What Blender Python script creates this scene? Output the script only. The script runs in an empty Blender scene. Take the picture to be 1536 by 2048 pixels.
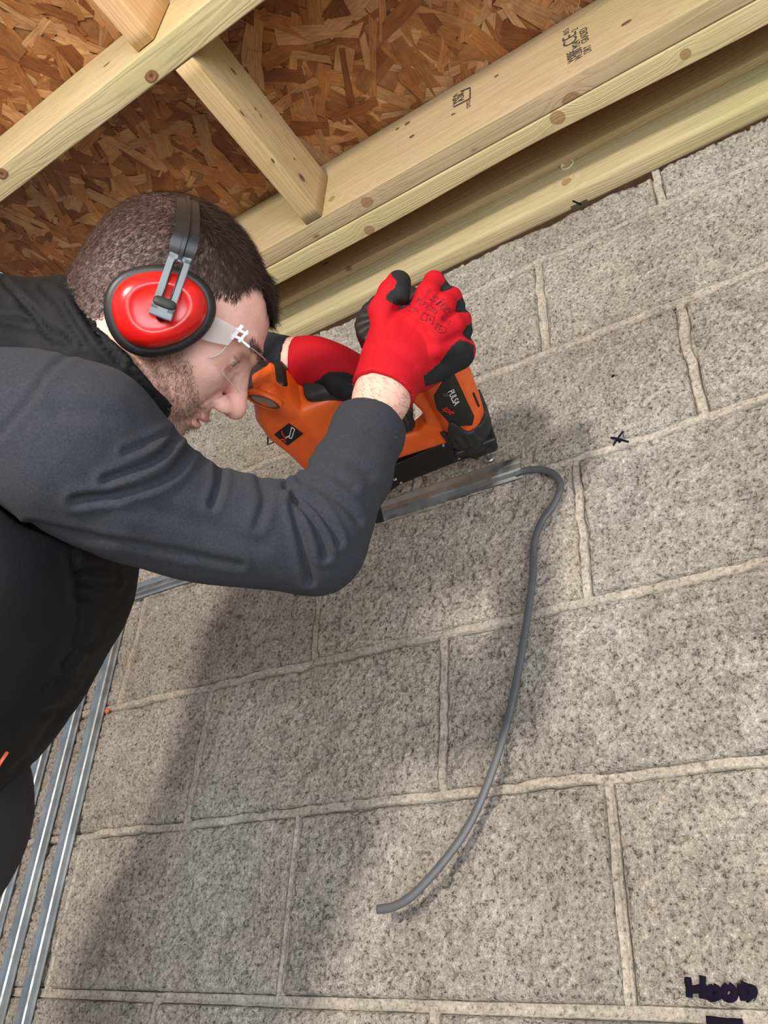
import bpy, math, random
import numpy as np
from mathutils import Matrix, Vector
random.seed(7)
SC = bpy.context.scene
COL = SC.collection
# ------------------------------------------------------------------ camera
# axes of the room seen from the camera (x right, y down, z forward); wall is the plane Y = 0
R = np.array([[0.8322297, -0.26907477, -0.48408574],
              [0.55201796, 0.48822044, 0.67700355],
              [0.05403612, -0.83032317, 0.55461807]])
_u, _s, _v = np.linalg.svd(R); R = _u @ _v
FPX = 1600.35
CAM = np.array([0.0, -0.888502, 0.0])
def K(x, y, z):                       # camera-space point at a real distance z
    return np.array([(x-768)/FPX*z, (y-1024)/FPX*z, z])
def Wd(p):                            # camera space -> world
    return CAM + np.asarray(p) @ R.T
def onY(x, y, Y=0.0):                 # the point of the plane Y seen in a direction
    d = R @ np.array([x-768, y-1024, FPX]) / FPX
    return CAM + d*(Y-CAM[1])/d[1]
def onZ(x, y, Z):
    d = R @ np.array([x-768, y-1024, FPX]) / FPX
    return CAM + d*Z/d[2]
cd = bpy.data.cameras.new('camera'); cam = bpy.data.objects.new('camera', cd); COL.objects.link(cam)
M = Matrix.Identity(4)
for i in range(3):
    M[i][0] = R[i, 0]; M[i][1] = -R[i, 1]; M[i][2] = -R[i, 2]; M[i][3] = CAM[i]
cam.matrix_world = M
cd.sensor_fit = 'VERTICAL'; cd.sensor_height = 36.0; cd.lens = 36.0*FPX/2048; cd.clip_start = 0.02
SC.camera = cam
# ------------------------------------------------------------------ light
SC.view_settings.view_transform = 'Standard'; SC.view_settings.look = 'None'
SC.view_settings.gamma = 1.0; SC.view_settings.use_curve_mapping = False
SC.view_settings.exposure = 0.0
wd = bpy.data.worlds.new('world'); SC.world = wd; wd.use_nodes = True
bg = wd.node_tree.nodes['Background']; bg.inputs[0].default_value = (0.80, 0.90, 1.0, 1); bg.inputs[1].default_value = 0.55
def area(name, loc, target, size, power, color):
    l = bpy.data.lights.new(name, 'AREA'); l.energy = power; l.color = color; l.shape = 'RECTANGLE'
    l.size = size[0]; l.size_y = size[1]
    o = bpy.data.objects.new(name, l); COL.objects.link(o); o.location = loc
    o.rotation_euler = (Vector(target)-Vector(loc)).to_track_quat('-Z', 'Y').to_euler()
    return o
area('cool_fill_light', (1.2, -2.3, -0.75), (-0.5, 0, 0.8), (2.2, 1.4), 96, (0.88, 0.95, 1.0))  # added soft fill from low right for face and undersides; no doorway there
area('work_lamp', (-0.40, -2.4, 0.40), (-0.5, 0, 0.45), (0.18, 0.18), 52, (1.0, 0.89, 0.77))
# ------------------------------------------------------------------ materials
def newmat(name):
    m = bpy.data.materials.new(name); m.use_nodes = True
    nt = m.node_tree; b = nt.nodes['Principled BSDF']
    return m, nt, b
def N(nt, t, **kw):
    n = nt.nodes.new(t)
    for k, v in kw.items():
        if k.startswith('i_'):
            n.inputs[int(k[2:]) if k[2:].isdigit() else k[2:].replace('_', ' ')].default_value = v
        else: setattr(n, k, v)
    return n
def ramp(nt, stops, interp='LINEAR'):
    n = nt.nodes.new('ShaderNodeValToRGB'); e = n.color_ramp.elements; n.color_ramp.interpolation = interp
    while len(e) < len(stops): e.new(0.5)
    for k, (p, c) in enumerate(stops):
        e[k].position = p; e[k].color = (c[0], c[1], c[2], 1) if len(c) < 4 else c
    return n
def mixc(nt, fac, a, b, blend='MIX'):
    n = nt.nodes.new('ShaderNodeMix'); n.data_type = 'RGBA'; n.blend_type = blend
    L = nt.links
    for sock, v in ((n.inputs[0], fac), (n.inputs[6], a), (n.inputs[7], b)):
        if isinstance(v, (int, float)): sock.default_value = v
        elif isinstance(v, tuple): sock.default_value = (*v[:3], 1)
        else: L.new(v, sock)
    return n.outputs[2]
def math_(nt, op, a, b=None, c=None, clamp=False):
    n = nt.nodes.new('ShaderNodeMath'); n.operation = op; n.use_clamp = clamp
    for i, v in enumerate((a, b, c)):
        if v is None: continue
        if isinstance(v, (int, float)): n.inputs[i].default_value = v
        else: nt.links.new(v, n.inputs[i])
    return n.outputs[0]
def noise(nt, vec, scale, detail=4, rough=0.5, dist=0.0):
    n = N(nt, 'ShaderNodeTexNoise'); n.inputs['Scale'].default_value = scale; n.inputs['Detail'].default_value = detail
    n.inputs['Roughness'].default_value = rough; n.inputs['Distortion'].default_value = dist
    nt.links.new(vec, n.inputs['Vector']); return n.outputs[0]
def bump(nt, h, dist, strength=1.0, normal=None):
    n = N(nt, 'ShaderNodeBump'); n.inputs['Distance'].default_value = dist; n.inputs['Strength'].default_value = strength
    nt.links.new(h, n.inputs['Height'])
    if normal is not None: nt.links.new(normal, n.inputs['Normal'])
    return n.outputs[0]
def coord(nt, kind='Object'):
    return N(nt, 'ShaderNodeTexCoord').outputs[kind]
def simple(name, col, rough=0.5, metal=0.0, var=0.12, vscale=60, bumpd=0.0, bscale=300, spec=0.5):
    m, nt, b = newmat(name); c = coord(nt)
    n = noise(nt, c, vscale, 3)
    dark = tuple(x*(1-var) for x in col); lite = tuple(min(1, x*(1+var)) for x in col)
    r = ramp(nt, [(0.3, dark), (0.7, lite)]); nt.links.new(n, r.inputs[0]); nt.links.new(r.outputs[0], b.inputs['Base Color'])
    b.inputs['Roughness'].default_value = rough; b.inputs['Metallic'].default_value = metal
    b.inputs['Specular IOR Level'].default_value = spec
    if bumpd: nt.links.new(bump(nt, noise(nt, c, bscale, 2), bumpd), b.inputs['Normal'])
    return m
def colmat(name, rough=0.6, bumpd=0.0, bscale=600, sss=0.0, var=0.1, vscale=120, spec=0.4, sheen=0.0):
    """colour of the thing itself from a painted attribute, with small variation"""
    m, nt, b = newmat(name); c = coord(nt)
    a = N(nt, 'ShaderNodeAttribute', attribute_name='Col')
    n = noise(nt, c, vscale, 3)
    r = ramp(nt, [(0.3, (1-var,)*3), (0.7, (1+var,)*3)]); nt.links.new(n, r.inputs[0])
    nt.links.new(mixc(nt, 1.0, a.outputs[0], r.outputs[0], 'MULTIPLY'), b.inputs['Base Color'])
    b.inputs['Roughness'].default_value = rough; b.inputs['Specular IOR Level'].default_value = spec
    if sss:
        b.inputs['Subsurface Weight'].default_value = sss; b.inputs['Subsurface Radius'].default_value = (0.01, 0.004, 0.002)
        b.inputs['Subsurface Scale'].default_value = 0.6
    if sheen: b.inputs['Sheen Weight'].default_value = sheen; b.inputs['Sheen Roughness'].default_value = 0.6
    if bumpd: nt.links.new(bump(nt, noise(nt, c, bscale, 3, 0.6), bumpd), b.inputs['Normal'])
    return m
def concrete_mat(name, mort=False):
    m, nt, b = newmat(name); c = coord(nt); L = nt.links
    big = noise(nt, c, 3.0, 4, 0.6); mid = noise(nt, c, 28, 5, 0.65); fine = noise(nt, c, 330, 3, 0.7); grit = noise(nt, c, 185, 4, 0.75)
    r1 = ramp(nt, [(0.35, (0.46, 0.405, 0.345)), (0.55, (0.60, 0.545, 0.475)), (0.72, (0.64, 0.61, 0.56))])
    L.new(big, r1.inputs[0])
    r2 = ramp(nt, [(0.3, (0.80, 0.80, 0.80)), (0.7, (1.18, 1.18, 1.18))]); L.new(mid, r2.inputs[0])
    r3 = ramp(nt, [(0.36, (0.20, 0.19, 0.18)), (0.44, (0.88, 0.87, 0.86)), (0.54, (1.08, 1.08, 1.08)), (0.66, (1.60, 1.60, 1.60))])  # lowest grit also darkened in the colour, as shade inside the pits
    L.new(grit, r3.inputs[0])
    col = mixc(nt, 1.0, r1.outputs[0], r2.outputs[0], 'MULTIPLY')
    if True: col = mixc(nt, 0.7 if mort else 0.95, col, r3.outputs[0], 'MULTIPLY')
    if mort: col = mixc(nt, 1.0, col, (0.72, 0.71, 0.70), 'MULTIPLY')
    oi = N(nt, 'ShaderNodeObjectInfo'); rr = ramp(nt, [(0, (0.90, 0.90, 0.91)), (1, (1.08, 1.06, 1.04))]); L.new(oi.outputs['Random'], rr.inputs[0])
    col = mixc(nt, 1.0, col, rr.outputs[0], 'MULTIPLY')
    L.new(col, b.inputs['Base Color']); b.inputs['Roughness'].default_value = 0.95; b.inputs['Specular IOR Level'].default_value = 0.15
    h = math_(nt, 'ADD', math_(nt, 'MULTIPLY', fine, 0.5), math_(nt, 'MULTIPLY', grit, 1.0))
    L.new(bump(nt, h, 0.0100 if not mort else 0.0022, 1.0), b.inputs['Normal'])
    return m
def wood_mat(name, base=(0.46, 0.34, 0.20), dark=(0.36, 0.24, 0.12), knots=(), green=0.35, seed=0.0):
    m, nt, b = newmat(name); L = nt.links
    c0 = coord(nt)
    off = N(nt, 'ShaderNodeVectorMath', operation='ADD'); L.new(c0, off.inputs[0]); off.inputs[1].default_value = (seed, seed*.37, seed*.71)
    c = off.outputs[0]
    # bend the grain round every knot
    sep = N(nt, 'ShaderNodeSeparateXYZ'); L.new(c, sep.inputs[0])
    wob = noise(nt, c, 2.2, 2)
    bend = math_(nt, 'MULTIPLY', math_(nt, 'SUBTRACT', wob, 0.5), 0.05)
    kmask = None
    for kx, ky, kz, kr in knots:
        d = N(nt, 'ShaderNodeVectorMath', operation='DISTANCE'); L.new(c0, d.inputs[0]); d.inputs[1].default_value = (kx, ky, kz)
        dist = d.outputs['Value']
        g = math_(nt, 'POWER', 2.718, math_(nt, 'MULTIPLY', math_(nt, 'MULTIPLY', dist, dist), -1.0/(kr*kr*5)))
        bend = math_(nt, 'ADD', bend, math_(nt, 'MULTIPLY', g, kr*0.9))
        wd_ = math_(nt, 'ADD', dist, math_(nt, 'MULTIPLY', math_(nt, 'SUBTRACT', noise(nt, c0, 60, 2), 0.5), kr*.5))
        km = ramp(nt, [(0.0, (1, 1, 1)), (0.5, (0.75,)*3), (0.80, (1.0,)*3), (1.0, (0,)*3)]); L.new(math_(nt, 'DIVIDE', wd_, kr), km.inputs[0])
        v = km.outputs[0]
        kmask = v if kmask is None else math_(nt, 'MAXIMUM', kmask, v)
    comb = N(nt, 'ShaderNodeCombineXYZ')
    L.new(math_(nt, 'MULTIPLY', sep.outputs[0], 1.3), comb.inputs[0])
    L.new(math_(nt, 'MULTIPLY', math_(nt, 'ADD', sep.outputs[1], bend), 36), comb.inputs[1])
    L.new(math_(nt, 'MULTIPLY', math_(nt, 'ADD', sep.outputs[2], bend), 30), comb.inputs[2])
    g1 = noise(nt, comb.outputs[0], 1.0, 2, 0.4, 0.3); g2 = noise(nt, comb.outputs[0], 6.0, 2, 0.5)
    lines = math_(nt, 'ABSOLUTE', math_(nt, 'SINE', math_(nt, 'MULTIPLY', g1, 38)))
    r = ramp(nt, [(0.0, dark), (0.35, tuple(.35*a+.65*q for a, q in zip(dark, base))), (0.75, base), (1.0, tuple(min(1, q*1.08) for q in base))])
    mixv = math_(nt, 'ADD', math_(nt, 'MULTIPLY', lines, 0.45), math_(nt, 'MULTIPLY', g2, 0.85)); L.new(mixv, r.inputs[0])
    big = noise(nt, c, 4.5, 3); rg = ramp(nt, [(0.42, (1, 1, 1)), (0.66, (0.86, 0.95, 0.80))]); L.new(big, rg.inputs[0])
    col = mixc(nt, green*2, r.outputs[0], rg.outputs[0], 'MULTIPLY')
    # little pin knots
    v = N(nt, 'ShaderNodeTexVoronoi', feature='F1'); mp = N(nt, 'ShaderNodeMapping'); mp.inputs['Scale'].default_value = (0.7, 1.3, 1.3)
    L.new(c, mp.inputs[0]); L.new(mp.outputs[0], v.inputs['Vector']); v.inputs['Scale'].default_value = 9
    rk = ramp(nt, [(0.035, (1, 1, 1)), (0.075, (0, 0, 0))]); L.new(v.outputs['Distance'], rk.inputs[0])
    col = mixc(nt, rk.outputs[0], col, (0.20, 0.10, 0.045))
    if kmask is not None: col = mixc(nt, math_(nt, 'MULTIPLY', kmask, 0.85, clamp=True), col, (0.27, 0.14, 0.055))
    L.new(col, b.inputs['Base Color']); b.inputs['Roughness'].default_value = 0.72; b.inputs['Specular IOR Level'].default_value = 0.25
    L.new(bump(nt, lines, 0.0006, 0.6), b.inputs['Normal'])
    return m
def metal_mat(name, col=(0.40, 0.43, 0.45), rough=0.40):
    m, nt, b = newmat(name); c = coord(nt); L = nt.links
    n = noise(nt, c, 14, 4, 0.6); r = ramp(nt, [(0.3, tuple(x*.72 for x in col)), (0.7, tuple(x*1.18 for x in col))]); L.new(n, r.inputs[0])
    L.new(r.outputs[0], b.inputs['Base Color']); b.inputs['Metallic'].default_value = 1.0
    rr = ramp(nt, [(0.3, (rough*.8,)*3), (0.7, (rough*1.5,)*3)]); L.new(noise(nt, c, 45, 3), rr.inputs[0]); L.new(rr.outputs[0], b.inputs['Roughness'])
    return m
MT = {}
MT['block'] = concrete_mat('concrete_block'); MT['mortar'] = concrete_mat('mortar', True)
MT['galv'] = metal_mat('galvanised_steel'); MT['steel'] = metal_mat('bright_steel', (0.55, 0.55, 0.55), 0.3)
MT['orange'] = simple('orange_plastic', (0.80, 0.115, 0.012), 0.42, var=0.08, bumpd=0.00008, bscale=900)
MT['black'] = simple('black_plastic', (0.012, 0.012, 0.013), 0.45, var=0.3)
MT['rubber'] = simple('black_rubber', (0.020, 0.020, 0.021), 0.6, var=0.3, bumpd=0.0002, bscale=700)
MT['mag'] = simple('black_gloss', (0.006, 0.006, 0.007), 0.35, var=0.2)
MT['red'] = simple('red_plastic', (0.62, 0.010, 0.008), 0.25, var=0.08)
MT['greyplastic'] = simple('grey_plastic', (0.16, 0.18, 0.20), 0.35, var=0.15)
MT['cable'] = simple('grey_cable_sheath', (0.09, 0.095, 0.10), 0.5, var=0.1)
MT['white'] = simple('white_print', (0.8, 0.8, 0.8), 0.5, var=0.02)
MT['greyprint'] = simple('grey_print', (0.16, 0.15, 0.15), 0.5, var=0.02)
MT['redprint'] = simple('red_print', (0.80, 0.03, 0.02), 0.5, var=0.02)
MT['gloveprint'] = simple('dark_red_print', (0.22, 0.004, 0.010), 0.7, var=0.05)
MT['ink'] = simple('marker_ink', (0.007, 0.004, 0.012), 0.8, var=0.2, spec=.1)
MT['stamp'] = simple('stamp_ink', (0.055, 0.04, 0.03), 0.8, var=0.35, vscale=400)
MT['nail'] = simple('orange_red_plastic', (0.75, 0.12, 0.05), 0.35)
MT['fleece'] = colmat('grey_fleece', 0.95, 0.0005, 900, var=0.16, vscale=500, spec=0.1, sheen=0.03)
MT['vest'] = colmat('black_vest', 0.75, 0.0003, 250, var=0.15, vscale=30, spec=0.25)
MT['trouser'] = simple('black_trousers', (0.018, 0.018, 0.02), 0.85)
MT['boot'] = simple('brown_boot', (0.10, 0.05, 0.025), 0.6)
MT['skin'] = colmat('skin', 0.5, 0.0004, 450, sss=0.18, var=0.06, vscale=90, spec=0.35)
MT['glove'] = colmat('knit_glove', 0.75, 0.0005, 1100, var=0.10, vscale=700, spec=0.2)
MT['hair'] = simple('dark_brown_hair', (0.040, 0.022, 0.018), 0.6, var=0.35, vscale=40, spec=.25)
MT['beard'] = simple('brown_beard', (0.10, 0.045, 0.022), 0.6, var=0.3)
MT['armhair'] = simple('brown_arm_hair', (0.16, 0.08, 0.04), 0.6, var=0.3)
MT['eye'] = colmat('eye', 0.1, var=0.0)
MT['floor'] = concrete_mat('floor_concrete', True)
def glassmat():
    m = bpy.data.materials.new('clear_polycarbonate'); m.use_nodes = True; nt = m.node_tree; nt.nodes.clear()
    o = N(nt, 'ShaderNodeOutputMaterial'); t = N(nt, 'ShaderNodeBsdfTransparent'); t.inputs[0].default_value = (0.99, 0.985, 0.98, 1)
    g = N(nt, 'ShaderNodeBsdfGlossy'); g.inputs['Roughness'].default_value = 0.12
    f = N(nt, 'ShaderNodeFresnel'); f.inputs[0].default_value = 1.45
    x = N(nt, 'ShaderNodeMixShader'); nt.links.new(math_(nt, 'MULTIPLY', f.outputs[0], .14), x.inputs[0]); nt.links.new(t.outputs[0], x.inputs[1]); nt.links.new(g.outputs[0], x.inputs[2])
    nt.links.new(x.outputs[0], o.inputs[0]); return m
MT['glass'] = glassmat()
def milky():
    m = bpy.data.materials.new('milky_clear_plastic'); m.use_nodes = True; nt = m.node_tree; nt.nodes.clear()
    o = N(nt, 'ShaderNodeOutputMaterial'); t = N(nt, 'ShaderNodeBsdfTransparent'); b = N(nt, 'ShaderNodeBsdfPrincipled')
    b.inputs['Base Color'].default_value = (.86, .80, .80, 1); b.inputs['Roughness'].default_value = .2
    x = N(nt, 'ShaderNodeMixShader'); x.inputs[0].default_value = .38; nt.links.new(t.outputs[0], x.inputs[1]); nt.links.new(b.outputs[0], x.inputs[2])
    nt.links.new(x.outputs[0], o.inputs[0]); return m
MT['milky'] = milky()
MT['frost'] = simple('clear_frosted_plastic', (0.85, 0.82, 0.82), 0.3, var=0.1)
# ------------------------------------------------------------------ object helpers
LOC = {}
def thing(name, label, cat, loc, group=None):
    o = bpy.data.objects.new(name, None); COL.objects.link(o); o.location = loc; o.empty_display_size = 0.05
    o['label'] = label; o['category'] = cat
    if group: o['group'] = group
    LOC[o] = np.array(loc, float); return o
def tag(o, label, cat, group=None):
    o['label'] = label; o['category'] = cat
    if group: o['group'] = group
    return o
def mesh(name, V, F, mat, parent=None, smooth=True, col=None, loc=None, kind=None):
    """V in world coordinates; F an (n,3)/(n,4) array or a list of index lists"""
    base = LOC.get(parent) if parent is not None else None
    if base is None: base = np.array(loc if loc is not None else (0, 0, 0), float)
    V = np.asarray(V, float)-base
    me = bpy.data.meshes.new(name)
    if isinstance(F, np.ndarray):
        k = F.shape[1]; me.vertices.add(len(V)); me.vertices.foreach_set('co', V.astype(np.float32).ravel())
        me.loops.add(F.size); me.loops.foreach_set('vertex_index', F.astype(np.int32).ravel())
        me.polygons.add(len(F)); me.polygons.foreach_set('loop_start', np.arange(0, F.size, k, dtype=np.int32))
        me.update(calc_edges=True)
    else:
        me.from_pydata([tuple(v) for v in V], [], F); me.update()
    me.validate()
    me.polygons.foreach_set('use_smooth', np.full(len(me.polygons), smooth, bool))
    if col is not None:
        ca = me.color_attributes.new('Col', 'FLOAT_COLOR', 'POINT')
        c4 = np.ones((len(V), 4), np.float32); c4[:, :3] = col; ca.data.foreach_set('color', c4.ravel())
    me.materials.append(MT[mat] if isinstance(mat, str) else mat)
    o = bpy.data.objects.new(name, me); COL.objects.link(o)
    if parent is not None: o.parent = parent
    else: o.location = base
    LOC[o] = base
    if kind: o['kind'] = kind
    return o
def merge(parts):
    Vs, Fs, n = [], [], 0
    for V, F in parts:
        Vs.append(np.asarray(V, float)); Fs += [[int(i)+n for i in f] for f in F]; n += len(V)
    return np.concatenate(Vs), Fs
def bevbox(c, ex, ey, ez, hx, hy, hz, b=0.0015):
    """box with bevelled edges: half sizes hx,hy,hz along the axes ex,ey,ez"""
    V = []; idx = {}
    for sx in (-1, 1):
        for sy in (-1, 1):
            for sz in (-1, 1):
                for a in range(3):
                    h = [hx-b, hy-b, hz-b]; h[a] += b
                    idx[(sx, sy, sz, a)] = len(V); V.append(c+ex*h[0]*sx+ey*h[1]*sy+ez*h[2]*sz)
    F = []
    for a in range(3):
        o = [q for q in range(3) if q != a]
        for s in (-1, 1):
            q = []
            for t in ((-1, -1), (1, -1), (1, 1), (-1, 1)):
                k = [0, 0, 0]; k[a] = s; k[o[0]] = t[0]; k[o[1]] = t[1]; q.append(idx[(*k, a)])
            F.append(q)
    for a in range(3):
        o = [q for q in range(3) if q != a]
        for s in (-1, 1):
            for t in (-1, 1):
                k1 = [0]*3; k1[o[0]] = s; k1[o[1]] = t
                k1[a] = -1; A = idx[(*k1, o[0])]; B = idx[(*k1, o[1])]
                k1[a] = 1; C = idx[(*k1, o[1])]; D = idx[(*k1, o[0])]
                F.append([A, B, C, D])
    for sx in (-1, 1):
        for sy in (-1, 1):
            for sz in (-1, 1): F.append([idx[(sx, sy, sz, a)] for a in range(3)])
    V = np.array(V); F2 = []
    for f in F:
        p = V[f]; n = np.cross(p[1]-p[0], p[2]-p[0]); F2.append(f if n @ (p.mean(0)-c) > 0 else f[::-1])
    return V, F2
def tube(P, rad, n=10, e=None, flat=1.0, cap=True):
    """sweep an elliptical section along P"""
    P = np.asarray(P, float); m = len(P); rad = np.broadcast_to(np.asarray(rad, float), (m,))
    T = np.gradient(P, axis=0); T /= np.linalg.norm(T, axis=1)[:, None]
    up = np.array(e if e is not None else (0.13, 0.31, 0.94), float); V = []
    for i in range(m):
        a = up-(up @ T[i])*T[i]; a /= np.linalg.norm(a); b = np.cross(T[i], a)
        for k in range(n):
            t = 2*math.pi*k/n; V.append(P[i]+rad[i]*(math.cos(t)*a*flat+math.sin(t)*b))
    F = [[i*n+k, i*n+(k+1) % n, (i+1)*n+(k+1) % n, (i+1)*n+k] for i in range(m-1) for k in range(n)]
    if cap: F += [list(range(n))[::-1], [(m-1)*n+k for k in range(n)]]
    return np.array(V), F
def spline(P, n):
    """Catmull-Rom through P"""
    P = np.asarray(P, float); Q = np.vstack([2*P[0]-P[1], P, 2*P[-1]-P[-2]]); out = []
    for i in range(len(P)-1):
        a, b, c, d = Q[i:i+4]
        for t in np.linspace(0, 1, n, endpoint=False):
            out.append(.5*((2*b)+(-a+c)*t+(2*a-5*b+4*c-d)*t*t+(-a+3*b-3*c+d)*t**3))
    out.append(P[-1]); return np.array(out)
def loft(c, e1, e2, n, prof, pw=2.0, seg=56, egg=0.0):
    """superellipse rings: prof = [(scale1, scale2, height)]"""
    V = []; 
    for s1, s2, h in prof:
        for k in range(seg):
            t = 2*math.pi*k/seg; ct, st = math.cos(t), math.sin(t)
            r = (abs(ct)**pw+abs(st)**pw)**(-1/pw)
            V.append(c+e1*s1*r*ct+e2*s2*r*st*(1-egg*ct)+n*h)
    m = len(prof)
    F = [[i*seg+k, i*seg+(k+1) % seg, (i+1)*seg+(k+1) % seg, (i+1)*seg+k] for i in range(m-1) for k in range(seg)]
    F += [list(range(seg))[::-1], [(m-1)*seg+k for k in range(seg)]]
    return np.array(V), F
def prism(poly2, o, e1, e2, n, h0, h1, bev=0.001):
    """outline extruded along n with a small bevel"""
    P = np.array(poly2, float); k = len(P); cen = P.mean(0)
    def ring(s, h):
        Q = P.copy()
        if s:
            d1 = np.roll(P, -1, 0)-P; d0 = P-np.roll(P, 1, 0)
            n1 = np.stack([d1[:, 1], -d1[:, 0]], 1); n0 = np.stack([d0[:, 1], -d0[:, 0]], 1)
            n1 /= np.linalg.norm(n1, axis=1)[:, None]; n0 /= np.linalg.norm(n0, axis=1)[:, None]
            ar = 0.5*np.sum(P[:, 0]*np.roll(P[:, 1], -1)-np.roll(P[:, 0], -1)*P[:, 1])
            b = n1+n0; b /= np.maximum(np.linalg.norm(b, axis=1)[:, None], .3); Q = P-b*s*(1 if ar > 0 else -1)
        return o+Q[:, :1]*e1+Q[:, 1:]*e2+n*h
    V = np.concatenate([ring(bev, h0), ring(0, h0+bev), ring(0, h1-bev), ring(bev, h1)])
    F = [[i*k+j, i*k+(j+1) % k, (i+1)*k+(j+1) % k, (i+1)*k+j] for i in range(3) for j in range(k)]
    F += [list(range(k))[::-1], [3*k+j for j in range(k)]]
    return V, F
def text_mesh(name, s, o, ex, ey, size, mat, parent, extrude=0.0001, align='CENTER', shear=0.0, loc=None, space=1.0, wide=1.0):
    cu = bpy.data.curves.new('t', 'FONT'); cu.body = s; cu.size = size; cu.extrude = extrude; cu.align_x = align; cu.align_y = 'CENTER'
    cu.shear = shear; cu.space_character = space; cu.resolution_u = 3; cu.offset = 0.0
    t = bpy.data.objects.new('t', cu); COL.objects.link(t); dg = bpy.context.evaluated_depsgraph_get()
    me = bpy.data.meshes.new_from_object(t.evaluated_get(dg)); bpy.data.objects.remove(t)
    V = np.empty(len(me.vertices)*3, np.float32); me.vertices.foreach_get('co', V); V = V.reshape(-1, 3)
    F = [list(p.vertices) for p in me.polygons]; bpy.data.meshes.remove(me)
    ez = np.cross(ex, ey)
    return mesh(name, o+V[:, :1]*ex*wide+V[:, 1:2]*ey+V[:, 2:]*ez, F, mat, parent, False, loc=loc)
# value noise
def _h(ix, iy, iz, s):
    v = (ix*374761393+iy*668265263+iz*2147483647+s*1274126177) & 0xffffffff
    v = ((v ^ (v >> 13))*1274126177) & 0xffffffff
    return ((v ^ (v >> 16)) & 0xffff)/65535.0
def vnoise(P, f, seed=0):
    Q = np.asarray(P)*f; i = np.floor(Q).astype(np.int64); t = Q-i; t = t*t*(3-2*t); r = 0
    for dx in (0, 1):
        for dy in (0, 1):
            for dz in (0, 1):
                w = (t[:, 0] if dx else 1-t[:, 0])*(t[:, 1] if dy else 1-t[:, 1])*(t[:, 2] if dz else 1-t[:, 2])
                r = r+w*_h(i[:, 0]+dx, i[:, 1]+dy, i[:, 2]+dz, seed)
    return r
# ------------------------------------------------------------------ implicit surfaces
def cap(p, a, b, r1, r2=None):
    r2 = r1 if r2 is None else r2
    ab = b-a; h = np.clip(((p-a) @ ab)/(ab @ ab), 0, 1)
    return np.linalg.norm(p-a-h[:, None]*ab, axis=1)-(r1+(r2-r1)*h)
def chain(p, pts, k=0.02):
    d = None
    for (a, ra), (b, rb) in zip(pts[:-1], pts[1:]):
        q = cap(p, a, b, ra, rb); d = q if d is None else smin(d, q, k)
    return d
def ell(p, c, r, Rm=None):
    q = p-c
    if Rm is not None: q = q @ Rm.T
    r = np.array(r); k0 = np.linalg.norm(q/r, axis=1); k1 = np.linalg.norm(q/(r*r), axis=1)
    return k0*(k0-1)/np.maximum(k1, 1e-6)
def smin(a, b, k):
    h = np.clip(.5+.5*(b-a)/k, 0, 1); return b*(1-h)+a*h-k*h*(1-h)
def smax(a, b, k): return -smin(-a, -b, k)
def rbox(q, h, r):
    d = np.abs(q)-(np.array(h)-r)
    return np.linalg.norm(np.maximum(d, 0), axis=1)+np.minimum(d.max(1), 0)-r
def poly2(x, y, P):
    P = np.array(P, float); d = np.full(len(x), 1e9); s = np.ones(len(x))
    n = len(P)
    for i in range(n):
        a = P[i]; b = P[i-1]; e = b-a; wx = x-a[0]; wy = y-a[1]
        t = np.clip((wx*e[0]+wy*e[1])/(e @ e), 0, 1); d = np.minimum(d, (wx-e[0]*t)**2+(wy-e[1]*t)**2)
        c1 = y >= a[1]; c2 = y < b[1]; c3 = e[0]*wy > e[1]*wx
        s = np.where((c1 & c2 & c3) | (~c1 & ~c2 & ~c3), -s, s)
    return s*np.sqrt(d)
def extr(d2, w, hw, r):
    a = d2+r; b = np.abs(w)-(hw-r)
    return np.minimum(np.maximum(a, b), 0)+np.sqrt(np.maximum(a, 0)**2+np.maximum(b, 0)**2)-r
def axis(lo, hi, h): return np.linspace(lo, hi, int((hi-lo)/h)+2)
def axis2(segs):
    out = []
    for lo, hi, h in segs: out += list(np.arange(lo, hi-h*.4, h))
    out.append(segs[-1][1]); return np.array(out)
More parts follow.
